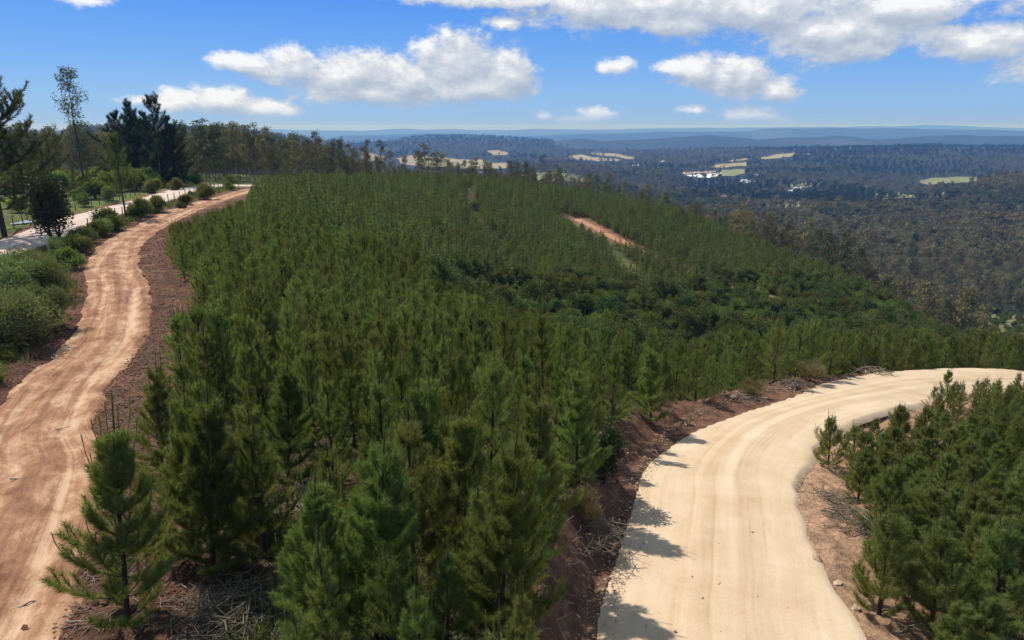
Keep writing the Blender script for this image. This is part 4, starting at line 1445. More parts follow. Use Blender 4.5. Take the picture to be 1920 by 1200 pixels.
while vi < 70:
    i = int(rng.integers(180, 640))
    t_ = rd_trk.tg[i]
    off_ = rd_trk.w[i] + 1.6 + 7.5 * rng.random() ** 1.3
    x, y = rd_trk.c[i, 0] - t_[1] * off_, rd_trk.c[i, 1] + t_[0] * off_
    dd_, jj_ = rd_pale.near(np.array([x]), np.array([y]))
    if np.isfinite(dd_[0]) and abs(dd_[0]) < rd_pale.w[jj_[0]] + 1.6:
        continue
    pr = [FEATH[vi % 3], VERGE[vi % 3], TAN_V, FEATH[(vi + 1) % 3]][vi % 4]
    s_k = rng.uniform(.22, .62)
    e = empty('verge_bush', (x, y, float(h_ground(x, y)[0]) - .06), 'small scrubby bush in the grass between the red track and the pale road', 'bush', 'small scrub between the two left roads',
              rng.random() * 6.28, (s_k * rng.uniform(.8, 1.7), s_k * rng.uniform(.8, 1.7), s_k * rng.uniform(.6, 1.2)), (rng.normal(0, .12), rng.normal(0, .12)))
    obj('stems', pr[0], e)
    obj('foliage', pr[1], e)
    vi += 1
# shrub between the rows and the road on the bank
place('dark_round_shrub', build_bush(1.1, 2.0, 795, 4200, .11, .06, 'darkleaf', 10), 1128, 902, 2.0, 2.0, 'dark round leafy shrub on the cut bank above the sandy road', 'shrub', ('stems', 'foliage'))
TAN = build_bush(1.0, 1.2, 796, 4200, .22, .02, 'drygrass', 9, feather=True)
for px, py, H, lab in [(1568, 700, 1.1, 'rusty round bush at the outer edge of the road bend'), (1515, 712, 1.3, 'brownish green bush left of the rusty round one at the road bend'),
                       (1410, 745, 1.0, 'small straw coloured bush beside the broken branches at the road edge'), (1100, 975, .9, 'dry grass bush at the top of the road cut')]:
    place('dry_bush', TAN, px, py, H, 1.2, lab, 'bush', ('stems', 'foliage'))
for px, py, H, lab in [(640, 478, 2.4, 'yellow green bush at the left end of the ride through the pines'), (745, 420, 2.6, 'yellow green bush amid the pines below the crest'),
                       (1030, 515, 3.0, 'yellow green bush at the lower edge of the far pines'), (1205, 500, 3.0, 'yellow green bush below the orange hillside track'),
                       (1080, 465, 2.4, 'yellow green bush under the top of the orange hillside track'), (895, 395, 3.0, 'yellow green bush in the grassy ride below the crest')]:
    place('yellow_bush', BUSHY, px, py, H, 1.6, lab, 'bush', ('stems', 'foliage'))

# ------------------------------------------------------------------ eucalyptus stand behind the pale road
EUCS = [build_euc(13, 800 + i, 900, .48, .20, .22, .11, 18, ['euc', 'euc_brown', 'euc', 'euc_brown'][i % 4], .62, .10, 'eucbark', 48) for i in range(6)]
named = [
    (412, 352, 236, 'tall eucalyptus with a full pointed head, left of the pair above the road bend'),
    (447, 352, 231, 'tall eucalyptus with gaps in its crown, right of the pair above the road bend'),
    (642, 345, 262, 'broad topped eucalyptus, the tallest of the middle of the stand'),
    (690, 345, 263, 'slim round tufted eucalyptus, left one of the pair right of the stand'),
    (716, 345, 265, 'slim flat topped eucalyptus, right one of the pair right of the stand'),
    (734, 346, 283, 'shorter eucalyptus ending the stand on the right'),
    (374, 348, 253, 'thin tufted eucalyptus next to the dark conifer clump'),
    (500, 350, 262, 'round topped eucalyptus left of the middle of the stand'),
    (540, 350, 265, 'eucalyptus with a dense domed top in the middle of the stand'),
    (575, 350, 267, 'domed eucalyptus right of the middle of the stand'),
]
taken = []
for i, (px, py, pt, lab) in enumerate(named):
    x, y, z = at_px(px, py)
    y2 = y + 22
    x2 = x * y2 / y
    z2 = float(h_ground(x2, y2)[0])
    H = CAMZ - y2 * float(t_of(pt)) - z2
    place('eucalyptus', EUCS[i % 6], 0, 0, H, 12.7, lab, 'eucalyptus', xyz=(x2, y2, z2), wide=.8)
    taken.append((x2, y2))
LONE = build_euc(13, 850, 900, .42, .2, .45, .10, 14, 'euc', .75, .12)
x, y, z = hit(1018, 352)
y += 22
x = x * (y) / (y - 22)
z = float(h_ground(x, y)[0])
place('eucalyptus', LONE, 0, 0, CAMZ - y * float(t_of(291)) - z, 12.7, 'lone round headed eucalyptus rising above the crest in the centre', 'eucalyptus', xyz=(x, y, z))

ex, ey = grid_pts(-330, -20, 120, 330, 4.6, rng, .45)
ez, inf = h_ground(ex, ey, True)
se = ex / ey
oke = (se > -.92) & (se < -.165)
xPy = np.interp(ey, rd_pale.c[:330, 1], rd_pale.c[:330, 0])
oke &= ~(np.isfinite(inf['pale_road'][1]) & (inf['pale_road'][1] < 4.0))
limit = np.interp(se, [-.92, -.62, -.5, -.44, -.40, -.34, -.28, -.2, -.165], [150, 150, 150, 155, 158, 166, 194, 220, 236])
oke &= ey > limit
oke &= rng.random(len(ex)) < np.where(se < -.48, .62, .9)
ex, ey, ez, se = ex[oke], ey[oke], ez[oke], se[oke]
o_ = np.argsort(ey)
ex, ey, ez, se = ex[o_], ey[o_], ez[o_], se[o_]
HH = np.interp(se, [-.92, -.55, -.45, -.35, -.27, -.20, -.165], [11, 11, 12, 11.5, 11.5, 9, 6]) * rng.uniform(.68, 1.18, len(ex))
nI = 260
for i in range(min(nI, len(ex))):
    k = int(rng.integers(0, 6))
    if se[i] > -.44:
        lab, gp = 'slender brown green eucalyptus in the stand behind the road bend', 'eucalyptus stand behind the road bend'
    else:
        lab, gp = 'eucalyptus in the open wood left of the dark conifer clump', 'eucalyptus wood on the far left'
    s = HH[i] / 12.7
    e = empty('eucalyptus', (ex[i], ey[i], ez[i] - .1), lab, 'eucalyptus', gp, rng.random() * 6.28, (s * 1.05, s * 1.05, s))
    obj('trunk', EUCS[k][0], e)
    obj('crown', EUCS[k][1], e)
EUCM = [merged(*build_euc(13, 860 + i, 620, .55, .24, .25, .10, 14, ['euc_brown', 'euc_brown', 'euc', 'euc_brown'][i % 4], .75, .10), 'far_eucalyptus') for i in range(4)]
if len(ex) > nI:
    q = slice(nI, None)
    n = len(ex[q])
    scatter('eucalyptus_wood', np.stack([ex[q], ey[q], ez[q] - .1], 1), HH[q] / 12.7, rng.random(n) * 6.28, rng.integers(0, 4, n), EUCM, 'back rows of the eucalyptus wood on the left ridge', 'wood')

# scrub in the field left of the pale road
fx, fy = grid_pts(-150, -50, 60, 160, 5.0, rng, .48)
fz, inf = h_ground(fx, fy, True)
xPy = np.interp(fy, rd_pale.c[:330, 1], rd_pale.c[:330, 0])
okf = (fx < xPy - 7.5) & (fx / fy > -1.0) & ((rng.random(len(fx)) < np.interp(fy, [60, 100, 125, 160], [.1, .3, .95, .95])))
fx, fy, fz = fx[okf], fy[okf], fz[okf]
for i in range(len(fx)):
    k = int(rng.integers(0, 3))
    s = rng.uniform(.8, 1.9) * (1.15 if fy[i] > 110 else .7)
    e = empty('field_shrub', (fx[i], fy[i], fz[i] - .05), 'bushy shrub in the rough field left of the pale road', 'shrub', 'shrubs in the rough field on the left', rng.random() * 6.28, (s * 1.2, s * 1.2, s))
    obj('stems', VERGE[k][0], e)
    obj('foliage', VERGE[k][1], e)

# ------------------------------------------------------------------ far fields, valley wood, village
FIELDS = [
    ('dry_pasture', [(742, 297), (770, 292), (800, 294), (850, 298), (905, 300), (955, 307), (950, 316), (900, 317), (850, 314), (800, 314), (750, 306)], 'tan'),
    ('dry_pasture', [(912, 283), (935, 282), (953, 287), (950, 291), (925, 291)], 'tan'),
    ('dry_pasture', [(1062, 294), (1090, 290), (1120, 296), (1164, 299), (1160, 303), (1120, 303), (1080, 299)], 'tan'),
    ('dry_pasture', [(1106, 286), (1150, 288), (1192, 296), (1185, 301), (1150, 294), (1110, 290)], 'tan'),
    ('dry_pasture', [(676, 288), (725, 290), (720, 302), (680, 304)], 'tan'),
    ('green_meadow', [(962, 333), (985, 326), (1015, 325), (1060, 326), (1090, 333), (1125, 338), (1110, 342), (1040, 340), (975, 340)], 'green'),
    ('green_meadow', [(1352, 321), (1375, 318), (1396, 318), (1402, 325), (1375, 331), (1345, 331)], 'green'),
    ('dry_pasture', [(1306, 312), (1350, 308), (1404, 304), (1400, 312), (1330, 315)], 'tan'),
    ('dry_pasture', [(1418, 297), (1450, 291), (1492, 286), (1484, 294), (1432, 300)], 'tan'),
    ('dry_pasture', [(1364, 301), (1400, 297), (1404, 300), (1370, 304)], 'tan'),
    ('green_meadow', [(1408, 382), (1450, 377), (1512, 378), (1513, 388), (1480, 391), (1455, 391)], 'green'),
    ('green_meadow', [(1474, 348), (1500, 343), (1545, 342), (1525, 351), (1482, 354)], 'green'),
    ('green_meadow', [(1716, 341), (1755, 334), (1795, 332), (1838, 334), (1830, 342), (1740, 347)], 'green'),
    ('green_meadow', [(1605, 369), (1650, 362), (1690, 361), (1740, 364), (1776, 361), (1770, 370), (1690, 373), (1640, 373)], 'green'),
    ('bare_earth_slope', [(1336, 358), (1350, 360), (1375, 367), (1412, 374), (1406, 379), (1370, 375), (1348, 367)], 'red'),
    ('plastic_covered_field', [(1302, 333), (1325, 327), (1345, 324), (1357, 325), (1348, 330), (1325, 334)], 'white'),
    ('plastic_covered_field', [(1286, 329), (1310, 327), (1318, 330), (1295, 333)], 'white'),
    ('bare_earth_slope', [(1270, 326), (1285, 323), (1320, 322), (1345, 321), (1330, 325), (1290, 328)], 'pink'),
]


def field_mat(name, c1, c2, sc_=.03):
    m, b, out = mat(name)
    geo = b.n('ShaderNodeNewGeometry')
    n = b.noise(geo.outputs['Position'], sc_, 8, .65)
    principled(b, out, b.ramp(n, [(.3, c1), (.7, c2)]), .95, bump(b, b.noise(geo.outputs['Position'], .6, 4), .3, .6), .1)
    return m


FM = {'tan': field_mat('dry_grass_pasture', (.24, .20, .105), (.38, .32, .175)), 'green': field_mat('meadow_grass', (.165, .185, .07), (.26, .265, .115)),
      'red': field_mat('bare_red_earth', (.22, .12, .075), (.36, .21, .14)), 'white': field_mat('white_plastic_film', (.70, .70, .70), (.82, .82, .82), .05), 'pink': field_mat('pink_bare_earth', (.36, .24, .19), (.50, .37, .30))}
import bmesh
for nm, poly, kind in FIELDS:
    pts = np.array([hit_nat(a, b, None, 450)[:2] for a, b in poly])
    bm = bmesh.new()
    vs = [bm.verts.new((x, y, 0)) for x, y in pts]
    bm.faces.new(vs)
    bmesh.ops.triangulate(bm, faces=bm.faces[:])
    for _ in range(4):
        bmesh.ops.subdivide_edges(bm, edges=bm.edges[:], cuts=1, use_grid_fill=True)
    bm.verts.ensure_lookup_table()
    co = np.array([v.co[:] for v in bm.verts])
    hz_ = h_nat(co[:, 0], co[:, 1]) + 1.2
    for v, z_ in zip(bm.verts, hz_):
        v.co.z = z_
    bmesh.ops.recalc_face_normals(bm, faces=bm.faces[:])
    me = bpy.data.meshes.new(nm)
    bm.to_mesh(me)
    bm.free()
    if me.polygons[0].normal.z < 0:
        me.flip_normals()
    me.materials.append(FM[kind])
    tag(obj(nm, me), kind='structure')

TREEV = [merged(*build_euc(13, 900 + i, 170, 1.15, .62, .30, .13, 8, ['euc_brown', 'euc_brown', 'euc', 'euc_brown', 'conifer'][i], .95, .13, sides=3), 'valley_tree') for i in range(5)]


def far_trees(y0, y1, spacing, rngs, hmin, hmax, smin=-.62, smax=.92):
    out_ = []
    lr = math.log(y0)
    yy = y0
    while yy < y1:
        sp = spacing(yy)
        m = int((smax - smin) * yy / sp)
        x = np.linspace(smin * yy, smax * yy, m) + rngs.uniform(-.5, .5, m) * sp
        out_.append(np.stack([x, yy + rngs.uniform(-.5, .5, m) * sp], 1))
        yy += sp
    p = np.concatenate(out_)
    return p[:, 0], p[:, 1], rngs.uniform(hmin, hmax, len(p))


vx1, vy1, vh1 = far_trees(150, 1150, lambda r: 4.2 + r * .0042, rng, 9, 15)
vx2, vy2, vh2 = far_trees(1150, 5200, lambda r: r * .0105, rng, 10, 18)
vx, vy, vh = np.concatenate([vx1, vx2]), np.concatenate([vy1, vy2]), np.concatenate([vh1, vh2])
yc, yn, yf = zone(vx, vy)
sv = vx / vy
okv = (vy > yc + np.interp(sv, [-.2, 0, .3, .5, .72], [25, 3, 10, 14, 60])) & ~((sv < -.165) & (vy < 335))
# open scrubby patch at the foot of the right slope
vz = h_nat(vx, vy)
dens = fbm(vx / 60, vy / 60, 123)
okv &= ~((vy > 400) & (vy < 1100) & (dens < -.20) & (rng.random(len(vx)) < .8))
okv &= ~((vy > 1100) & (fbm(vx / 260, vy / 260, 124) < -.17) & (rng.random(len(vx)) < .85))
p1x, p1y = proj(vx, vy, vz)
okv &= ~((vy > 3700) & (vx / vy > .08))
okv &= (p1x > -300) & (p1x < 2500)
okv &= ~in_poly(p1x, p1y, [(1690, 600), (1760, 585), (1960, 592), (1960, 690), (1850, 660)])
for cfac in (.15, 1.0):
    tx, ty = proj(vx, vy, vz + vh * cfac)
    for nm, poly, kind in FIELDS:
        okv &= ~(in_poly(tx, ty, poly) & (rng.random(len(vx)) < (.93 if kind in ('tan', 'green') else .99)))
vx, vy, vz, vh, sv = vx[okv], vy[okv], vz[okv], vh[okv], sv[okv]
small = (vy < 330) & (sv > -.1) & (sv < .32)
vh = np.where(small, vh * .62, vh)
n = len(vx)
big = np.where(vy > 1150, 1.0 + (vy - 1150) / 4000 * .9, 1.0)
pk = np.where(vy < 480, rng.integers(5, 9, n), 0) + 0
pa = fbm(vx / 260, vy / 420, 131, 4)
pxv, pyv = proj(vx, vy, vz)
darkp = ((pa > .10) & (vy > 900)) | ((vy > 2300) & (vy < 4000) & (pxv > 1470)) | ((vy > 3600) & (pxv < 1100)) | (rng.random(n) < .07)
pk2 = np.where(darkp, 4, np.where(fbm(vx / 90, vy / 90, 130) > .07, 2, rng.choice([0, 1, 3], n)))
vh = vh * (1 + .5 * fbm(vx / 70, vy / 70, 132)) * np.where(rng.random(n) < .06, 1.35, 1)
scatter('valley_forest', np.stack([vx, vy, vz - .2], 1), np.stack([vh / 12.7 * big * 1.15, vh / 12.7 * big * 1.15, vh / 12.7], 1), rng.random(n) * 6.28, np.where(vy < 480, pk, pk2), TREEV + EUCM,
        'brown green eucalyptus forest filling the valley and the slopes beyond the pines', 'forest')
print('valley trees', n, 'plantation', len(gx), 'gully', len(bx), 'left wood', len(ex), 'field', len(fx))

# scrub on the open patch
sx_, sy_ = grid_pts(60, 420, 120, 420, 6.2, rng, .48)
szz = h_nat(sx_, sy_)
qx, qy = proj(sx_, sy_, szz)
yc, _, _ = zone(sx_, sy_)
oks = (sy_ > yc + 2) & in_poly(qx, qy, [(1640, 560), (1760, 575), (1960, 588), (1960, 700), (1850, 668), (1700, 620)])
sx_, sy_, szz = sx_[oks], sy_[oks], szz[oks]
n = len(sx_)
if n:
    scatter('valley_scrub', np.stack([sx_, sy_, szz - .1], 1), rng.uniform(.7, 1.7, n), rng.random(n) * 6.28, rng.integers(0, 2, n), [merged(*BUSH[0], 'scrub_bush'), merged(*BUSH[4], 'scrub_bush')],
            'low olive scrub on the open slope beyond the right end of the pine block', 'scrub')

# houses
wall_m, bw, ow_ = mat('white_house_wall')
principled(bw, ow_, (.78, .77, .74, 1), .8)
roof_m, br_, or_ = mat('pale_metal_roof')
principled(br_, or_, (.66, .67, .70, 1), .5)
roof_r, br2, or2 = mat('rusty_red_roof')
principled(br2, or2, (.32, .13, .09, 1), .7)
dark_m, bd, od = mat('dark_window_glass')
principled(bd, od, (.03, .035, .045, 1), .2)


def box(bm, x0, x1, y0, y1, z0, z1):
    v = [bm.verts.new(c) for c in [(x0, y0, z0), (x1, y0, z0), (x1, y1, z0), (x0, y1, z0), (x0, y0, z1), (x1, y0, z1), (x1, y1, z1), (x0, y1, z1)]]
    for f in [(0, 3, 2, 1), (4, 5, 6, 7), (0, 1, 5, 4), (1, 2, 6, 5), (2, 3, 7, 6), (3, 0, 4, 7)]:
        bm.faces.new([v[i] for i in f])


def bm_mesh(name, bm, m):
    me = bpy.data.meshes.new(name)
    bm.to_mesh(me)
    bm.free()
    me.materials.append(m)
    return me


bm = bmesh.new()
box(bm, -7, 7, -4, 4, 0, 3.4)
for sx in (-7, 7):
    v = [bm.verts.new(c) for c in [(sx, -4, 3.4), (sx, 4, 3.4), (sx, 0, 5.4)]]
    bm.faces.new(v if sx > 0 else v[::-1])
H_wall = bm_mesh('house_wall', bm, wall_m)
bm = bmesh.new()
for sg in (-1, 1):
    pts = [(-7.6, sg * 4.7, 3.15), (7.6, sg * 4.7, 3.15), (7.6, 0, 5.55), (-7.6, 0, 5.55)]
    lo = [bm.verts.new(p) for p in pts]
    hi = [bm.verts.new((p[0], p[1], p[2] + .18)) for p in pts]
    bm.faces.new(lo)
    bm.faces.new(hi[::-1])
    for a in range(4):
        bm.faces.new([lo[a], hi[a], hi[(a + 1) % 4], lo[(a + 1) % 4]])
H_roof = bm_mesh('house_roof', bm, roof_m)
H_roofr = H_roof.copy()
H_roofr.materials.clear()
H_roofr.materials.append(roof_r)
bm = bmesh.new()
box(bm, -.5, .5, -4.06, -3.98, 0.05, 2.1)
H_door = bm_mesh('house_door', bm, dark_m)
bm = bmesh.new()
box(bm, -.7, .7, -4.06, -3.98, 1.1, 2.2)
H_win = bm_mesh('house_window', bm, dark_m)
VILL = [(1378, 347, 'leftmost white house of the hamlet below the green meadow'), (1386, 345, 'second white house from the left in the hamlet below the green meadow'), (1394, 343, 'brightest white house in the middle of the hamlet below the green meadow'),
        (1400, 347, 'fourth white house from the left in the hamlet below the green meadow'), (1408, 345, 'rightmost white house of the hamlet below the green meadow'),
        (1461, 349, 'white house left of the meadow on the right, upper of two'), (1469, 352, 'white house left of the meadow on the right, lower of two'),
        (1483, 364, 'white house below the right meadow, left of three'), (1494, 358, 'white house below the right meadow, top of three'), (1500, 366, 'white house below the right meadow, right of three'),
        (888, 323, 'white roofed house beyond the crest, left of two'), (906, 327, 'white roofed house beyond the crest, right of two'),
        (1191, 315, 'white house in the blue far valley, nearer one'), (1243, 307, 'white house in the blue far valley, farther one'), (1416, 333, 'white house by the wood right of the green meadow'),
        (1432, 327, 'white house at the forest edge above the hamlet'), (1512, 293, 'pale house on the far farmland'), (1240, 345, 'small white house on the wooded hill left of the hamlet')]
for i, (px, py, lab) in enumerate(VILL):
    x, y, z = hit_nat(px, py, None, 450)
    z += 2.0
    sc_ = 1.0 if y < 1900 else 1.5
    e = empty('farm_house', (x, y, z), lab, 'house', None, rng.uniform(-.6, .6), sc_)
    # stands on a raised plinth of earth so that it clears the slope
    obj('wall', H_wall, e)
    obj('roof', H_roof if i % 5 else H_roofr, e)
    obj('door', H_door, e)
    for wx in (-4.2, 3.6):
        wo = obj('window', H_win, e)
        wo.location = (wx, 0, 0)

# ------------------------------------------------------------------ fences along the pale road
wire_m, bwi, owi = mat('galvanised_wire')
principled(bwi, owi, (.30, .29, .28, 1), .5, metallic=.6)


def fence(side_off, s0, s1, step, hgt, label, lean=.05):
    c = rd_pale.c
    nr = np.stack([rd_pale.tg[:, 1], -rd_pale.tg[:, 0]], 1)
    line = c + nr * side_off
    k0, k1 = np.searchsorted(rd_pale.s, [s0, s1])
    L_ = rd_pale.s
    ss = np.arange(s0, s1, step)
    X = np.interp(ss, L_, line[:, 0])
    Y = np.interp(ss, L_, line[:, 1])
    Z = h_ground(X, Y)
    e = empty('wire_fence', (X[0], Y[0], Z[0]), label, 'fence')
    sp = Soup()
    sp.tube(np.array([[0, 0, -.3], [0, 0, hgt * .6], [0.01, 0, hgt]]), np.array([.07, .065, .055]), 6)
    pm = sp.mesh('fence_post', [M['post']])
    for a, b_, c_ in zip(X, Y, Z):
        o = obj('post', pm, e)
        o.location = (a - X[0], b_ - Y[0], c_ - Z[0])
        o.rotation_euler = (rng.normal(0, lean), rng.normal(0, lean), rng.random() * 6)
        o.scale = (1, 1, rng.uniform(.88, 1.1))
    sw = Soup()
    for f in (.3, .58, .88):
        sw.tube(np.stack([X - X[0], Y - Y[0], Z - Z[0] + hgt * f], 1), np.full(len(X), .009), 3)
    obj('wires', sw.mesh('fence_wires', [wire_m]), e)


fence(-5.2, 26, 106, 2.6, 1.5, 'post and wire fence along the far left side of the pale road')
fence(4.6, 48, 128, 2.8, 1.45, 'post and wire fence on the embankment between the pale road and the red track')

# pond beyond the fence
x, y, z = hit(52, 417)
th = np.linspace(0, 2 * math.pi, 40, endpoint=False)
rr_ = 1 + .18 * np.sin(3 * th + 1) + .1 * np.sin(5 * th)
vv = np.stack([x + 1.2 * rr_ * np.cos(th), y + 2.0 * rr_ * np.sin(th), np.full(40, z + .10)], 1)
vv = np.vstack([vv, [[x, y, z + .10]]])
ff = np.array([(i, (i + 1) % 40, 40) for i in range(40)])
pm_, pb, po = mat('pond_water')
principled(pb, po, (.55, .58, .62, 1), .15, None, .5)
tag(obj('pond', new_mesh('pond', vv, ff, [pm_])), kind='structure')


# ------------------------------------------------------------------ dead branches, sticks, stones, clods
def brush_pile(rx, h, n, seed, m, lmin=.4, lmax=1.3, thick=.014):
    r2 = np.random.default_rng(seed)
    s = Soup()
    for i in range(n):
        a = r2.random() * 6.28
        q = r2.random() ** .6
        c = np.array([rx * q * math.cos(a), rx * q * math.sin(a), h * (1 - q) * r2.random() + .03])
        az, el = r2.random() * 6.28, r2.normal(0, .28)
        L_ = r2.uniform(lmin, lmax)
        d = np.array([math.cos(az) * math.cos(el), math.sin(az) * math.cos(el), math.sin(el)])
        t_ = thick * r2.uniform(.5, 1.8)
        s.tube(np.array([c - d * L_ / 2, c + r2.normal(0, .05, 3), c + d * L_ / 2 + r2.normal(0, .06, 3)]), np.array([t_, t_ * .8, t_ * .35]), 4)
    return s.mesh('brush_pile', [M[m]])


piles = [(565, 940, 1.25, .55, 120, 'deadwood', 'pale pile of broken branches in the gap between the near pines'), (480, 915, .9, .4, 70, 'deadwood', 'scattered pale sticks left of the pile of broken branches'),
         (425, 1165, 1.5, .7, 380, 'deadtwig', 'grey heap of dead pine brush at the bottom edge'), (1600, 985, 1.1, .5, 190, 'deadtwig', 'brown heap of dead branches on the sandy bank right of the road'),
         (1395, 748, 1.2, .35, 70, 'deadwood', 'broken branches at the outer edge of the road bend'), (1480, 722, 1.3, .4, 80, 'deadwood', 'pale sticks heaped beside the brownish bush at the bend'),
         (1640, 700, 1.2, .35, 60, 'deadwood', 'row of dead sticks along the top of the road bend'), (1100, 1000, 1.1, .4, 120, 'deadtwig', 'dry twigs and straw at the top of the road cut'),
         (650, 1015, .9, .35, 110, 'deadtwig', 'brown litter of twigs between two near pines'), (780, 1190, .8, .4, 90, 'drygrass', 'yellowish dead pine bough lying at the bottom centre'),
         (1560, 940, .7, .25, 60, 'deadtwig', 'few fallen twigs on the sandy bank above the dead heap')]
for i, (px, py, rx, h, n, m, lab) in enumerate(piles):
    x, y, z = hit(px, py)
    th_ = .012 if m != 'deadwood' else .018
    o = obj('brush_pile', brush_pile(rx, h, n, 950 + i, m, thick=th_))
    o.location = (x, y, z)
    tag(o, lab, 'dead branches')
STK = [(70, 1135, 1.1, .6, 'pale stick lying on the dark soil at the bottom left'), (150, 1172, .6, .1, 'short thick broken stick near the bottom left pine'), (10, 1040, .8, .9, 'curved stick at the left edge beside the red track'),
       (60, 905, 1.3, .15, 'dark long stick lying across the red track'), (250, 753, .45, .8, 'small white stick on the churned brown soil'), (275, 600, .7, .5, 'pale twig on the soil margin beside the young pines'), (100, 815, 1.2, .7, 'thin bleached stick on the red track'),
       (1700, 1185, 1.0, .4, 'grey stick on the sandy bank at the bottom right')]
for i, (px, py, L_, a, lab) in enumerate(STK):
    x, y, z = hit(px, py)
    s = Soup()
    r2 = np.random.default_rng(970 + i)
    pth = np.stack([np.linspace(-L_ / 2, L_ / 2, 6), r2.normal(0, .03, 6), .05 + np.abs(r2.normal(0, .02, 6))], 1)
    s.tube(pth, np.linspace(.03, .012, 6), 5)
    o = obj('fallen_stick', s.mesh('fallen_stick', [M['deadwood']]))
    o.location = (x, y, z + (.09 if px < 120 and py < 1000 else .03))
    o.rotation_euler = (0, 0, a)
    tag(o, lab, 'stick')


def rock_mesh(seed, m):
    r2 = np.random.default_rng(seed)
    bm = bmesh.new()
    bmesh.ops.create_icosphere(bm, subdivisions=2, radius=1)
    ph = r2.random(6) * 6
    for v in bm.verts:
        c = v.co
        k = 1 + .22 * math.sin(2.3 * c.x + ph[0]) * math.sin(2.9 * c.y + ph[1]) + .16 * math.sin(4.1 * c.z + ph[2] + 3 * c.x)
        v.co = Vector((c.x * k * 1.15, c.y * k, c.z * k * .62 + .25))
    me = bm_mesh('lump', bm, m)
    return me


soil_m, sb, so = mat('dry_red_clod')
geo = sb.n('ShaderNodeNewGeometry')
oi = sb.n('ShaderNodeObjectInfo')
nz = sb.noise(geo.outputs['Position'], 9, 5)
principled(sb, so, sb.ramp(sb.math('ADD', sb.math('MULTIPLY', nz, .5), sb.math('MULTIPLY', oi.outputs['Random'], .5)), [(.2, (.095, .05, .034)), (.8, (.24, .13, .085))]), .95, bump(sb, nz, .1), .1)
stone_m, sb, so = mat('pale_field_stone')
geo = sb.n('ShaderNodeNewGeometry')
nz = sb.noise(geo.outputs['Position'], 7, 6)
principled(sb, so, sb.ramp(nz, [(.3, (.32, .22, .14)), (.7, (.55, .42, .30))]), .85, bump(sb, nz, .05), .2)
CL = [rock_mesh(980 + i, soil_m) for i in range(4)]
cx, cy = [], []
for k in range(26000):
    i = int(rng.integers(40, 560))
    sgn = 1 if rng.random() < .72 else -1
    e_ = rng.random() ** 1.3 * (3.6 if sgn > 0 else 1.8)
    w_ = rd_trk.w[i] + e_
    t_ = rd_trk.tg[i]
    cx.append(rd_trk.c[i, 0] + sgn * t_[1] * w_ + rng.normal(0, .15))
    cy.append(rd_trk.c[i, 1] - sgn * t_[0] * w_ + rng.normal(0, .15))
cx, cy = np.array(cx), np.array(cy)
cz = h_ground(cx, cy)
n = len(cx)
cs = .018 + .05 * rng.random(n) ** 3.2
cs = np.where(rng.random(n) < .012, cs * 2.1, cs)
scatter('dirt_clods', np.stack([cx, cy, cz - cs * .2], 1), cs, rng.random(n) * 6.28, rng.integers(0, 4, n), CL, 'crumbled red brown clods along both margins of the dirt track', 'soil clods')
ST = [rock_mesh(990 + i, stone_m) for i in range(3)]
stones = [(1556, 937, .13, 'round pale stone on the sandy bank by the dead heap'), (1530, 1050, .16, 'flat brown stone at the inner road edge'), (1573, 1097, .12, 'small stone low on the sandy bank'), (1375, 745, .14, 'pale stone at the outer road edge beside the broken branches'),
          (1505, 718, .16, 'white stone among the sticks at the road bend'), (1605, 1142, .10, 'little dark stone on the sandy bank near the bottom'), (58, 1185, .2, 'dark lump of earth at the bottom left corner')]
for i, (px, py, s, lab) in enumerate(stones):
    x, y, z = hit(px, py)
    o = obj('stone', ST[i % 3] if i != 6 else CL[0])
    o.location = (x, y, z)
    o.scale = (s, s, s)
    o.rotation_euler = (0, 0, i * 1.3)
    tag(o, lab, 'stone')

# loose gravel along the sandy road, twigs on the soil
kx, ky = [], []
for k in range(9000):
    i = int(rng.integers(60, 460))
    sgn = 1 if rng.random() < .5 else -1
    off_ = rd_main.w[i] + rng.normal(-.12, .28) if rng.random() < .97 else rd_main.w[i] * rng.random()
    t_ = rd_main.tg[i]
    kx.append(rd_main.c[i, 0] + sgn * t_[1] * off_)
    ky.append(rd_main.c[i, 1] - sgn * t_[0] * off_)
kx, ky = np.array(kx), np.array(ky)
dk, jk = rd_main.near(kx, ky)
kz = np.where(np.abs(dk) < rd_main.w[jk], rd_main.z[jk] + .10 * (1 - (dk / rd_main.w[jk]) ** 2), h_ground(kx, ky))
n = len(kx)
ks = .007 + .030 * rng.random(n) ** 5
scatter('road_gravel', np.stack([kx, ky, kz + ks * .1], 1), ks, rng.random(n) * 6.28, rng.integers(0, 3, n), ST, 'loose stones lying along the edges of the sandy road', 'gravel')


def twig(seed, L_=.5):
    r2 = np.random.default_rng(seed)
    s = Soup()
    pth = np.stack([np.linspace(-L_ / 2, L_ / 2, 5), r2.normal(0, .02, 5), .015 + np.abs(r2.normal(0, .015, 5))], 1)
    s.tube(pth, np.linspace(.011, .004, 5), 4)
    return s.mesh('twig', [M['deadwood']])


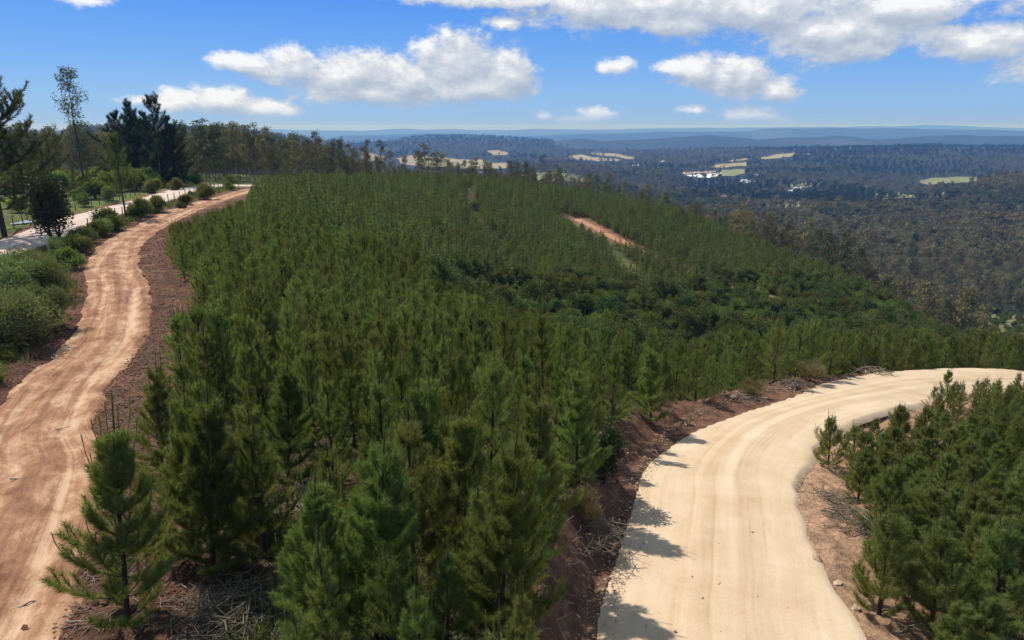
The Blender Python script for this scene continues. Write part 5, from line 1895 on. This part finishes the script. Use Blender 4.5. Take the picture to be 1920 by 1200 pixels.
lx, ly = [], []
for k in range(2600):
    i = int(rng.integers(40, 420))
    t_ = rd_trk.tg[i]
    off_ = rd_trk.w[i] + .4 + 5.5 * rng.random() ** 1.2
    lx.append(rd_trk.c[i, 0] + t_[1] * off_)
    ly.append(rd_trk.c[i, 1] - t_[0] * off_)
bx2, by2 = rng.uniform(-14, 8, 3200), rng.uniform(10, 32, 3200)
lx, ly = np.concatenate([lx, bx2]), np.concatenate([ly, by2])
dk, jk = rd_main.near(lx, ly)
kk_ = ~(np.isfinite(dk) & (np.abs(dk) < rd_main.w[jk] + .3))
lx, ly = lx[kk_], ly[kk_]
n = len(lx)
scatter('twig_litter', np.stack([lx, ly, h_ground(lx, ly)], 1), rng.uniform(.25, 1.3, n), rng.random(n) * 6.28, rng.integers(0, 3, n), [twig(60 + i) for i in range(3)],
        'pale twigs and wood chips scattered over the bare soil and under the near pines', 'twig litter', tilt=rng.normal(0, .12, (n, 2)))

# grass tufts
def tuft(seed, m, n=26, h=.35, w=.014):
    r2 = np.random.default_rng(seed)
    s = Soup()
    a = r2.random(n) * 6.28
    P_ = np.stack([.09 * np.cos(a) * r2.random(n), .09 * np.sin(a) * r2.random(n), np.zeros(n)], 1)
    D_ = np.stack([np.cos(a) * .55 * r2.random(n), np.sin(a) * .55 * r2.random(n), np.ones(n)], 1)
    s.leaves(P_, D_, h * (.5 + .7 * r2.random(n)), w, r2)
    return s.mesh('grass_tuft', [M[m]])


TF = [tuft(10, 'grass'), tuft(11, 'grass', 30, .28), tuft(12, 'drygrass', 24, .4)]
tx, ty, tp = [], [], []
gx2, gy2 = grid_pts(-62, -10, 12, 140, .42, rng, .5)
z2, inf = h_ground(gx2, gy2, True)
eT2, dT2 = inf['dirt_track'][1], inf['dirt_track'][0]
xP2 = np.interp(gy2, rd_pale.c[:330, 1], rd_pale.c[:330, 0])
xT2 = np.interp(gy2, rd_trk.c[:, 1], rd_trk.c[:, 0])
ok2 = (gx2 < xT2 - 2.6 - 1.2 * rng.random(len(gx2))) & (gx2 > xP2 + 3.2) & (fbm(gx2 / 5, gy2 / 5, 91) > -.16) & (gx2 / gy2 > -.98)
A_ = (gx2[ok2], gy2[ok2], z2[ok2], rng.choice([0, 0, 1, 1, 2], ok2.sum()))
gx3, gy3 = grid_pts(-22, 40, 7, 46, .42, rng, .5)
z3, inf = h_ground(gx3, gy3, True)
eM3, dM3 = inf['sandy_road'][1], inf['sandy_road'][0]
xT3 = np.interp(gy3, rd_trk.c[:, 1], rd_trk.c[:, 0])
ok3 = (gx3 > xT3 + 5.5) & ~(np.isfinite(eM3) & (eM3 < np.where(dM3 < 0, 1.5, 3.2))) & (fbm(gx3 / 3.1, gy3 / 3.1, 51) > -.16)
B_ = (gx3[ok3], gy3[ok3], z3[ok3], rng.choice([0, 1, 2, 2], ok3.sum()))
X_, Y_, Z_, I_ = [np.concatenate(q) for q in zip(A_, B_)]
n = len(X_)
scatter('grass', np.stack([X_, Y_, Z_ - .02], 1), rng.uniform(.6, 1.9, n), rng.random(n) * 6.28, I_, TF, 'green and straw coloured grass on the verge, the embankment and under the pines', 'grass')
print('grass', n)

# ------------------------------------------------------------------ haze
HZ_TOP = max(ZMAX + 3, 30.0)
bm = bmesh.new()
box(bm, -33000, 33000, -33000, 33000, ZMIN - 1.0, HZ_TOP)
bmesh.ops.recalc_face_normals(bm, faces=bm.faces[:])
hm, hb, ho = mat('pale_blue_air')
pv = hb.n('ShaderNodeVolumePrincipled')
pv.inputs['Color'].default_value = (.17, .41, 1.0, 1)
pv.inputs['Absorption Color'].default_value = (1, 1, 1, 1)
pv.inputs['Density'].default_value = 1.25e-4
pv.inputs['Anisotropy'].default_value = 0.1
hb.put(ho.inputs['Volume'], pv.outputs[0])
tag(obj('haze', bm_mesh('haze', bm, hm)), 'thin blue haze over the valley', 'haze', kind='stuff')
print('z range', ZMIN, ZMAX)
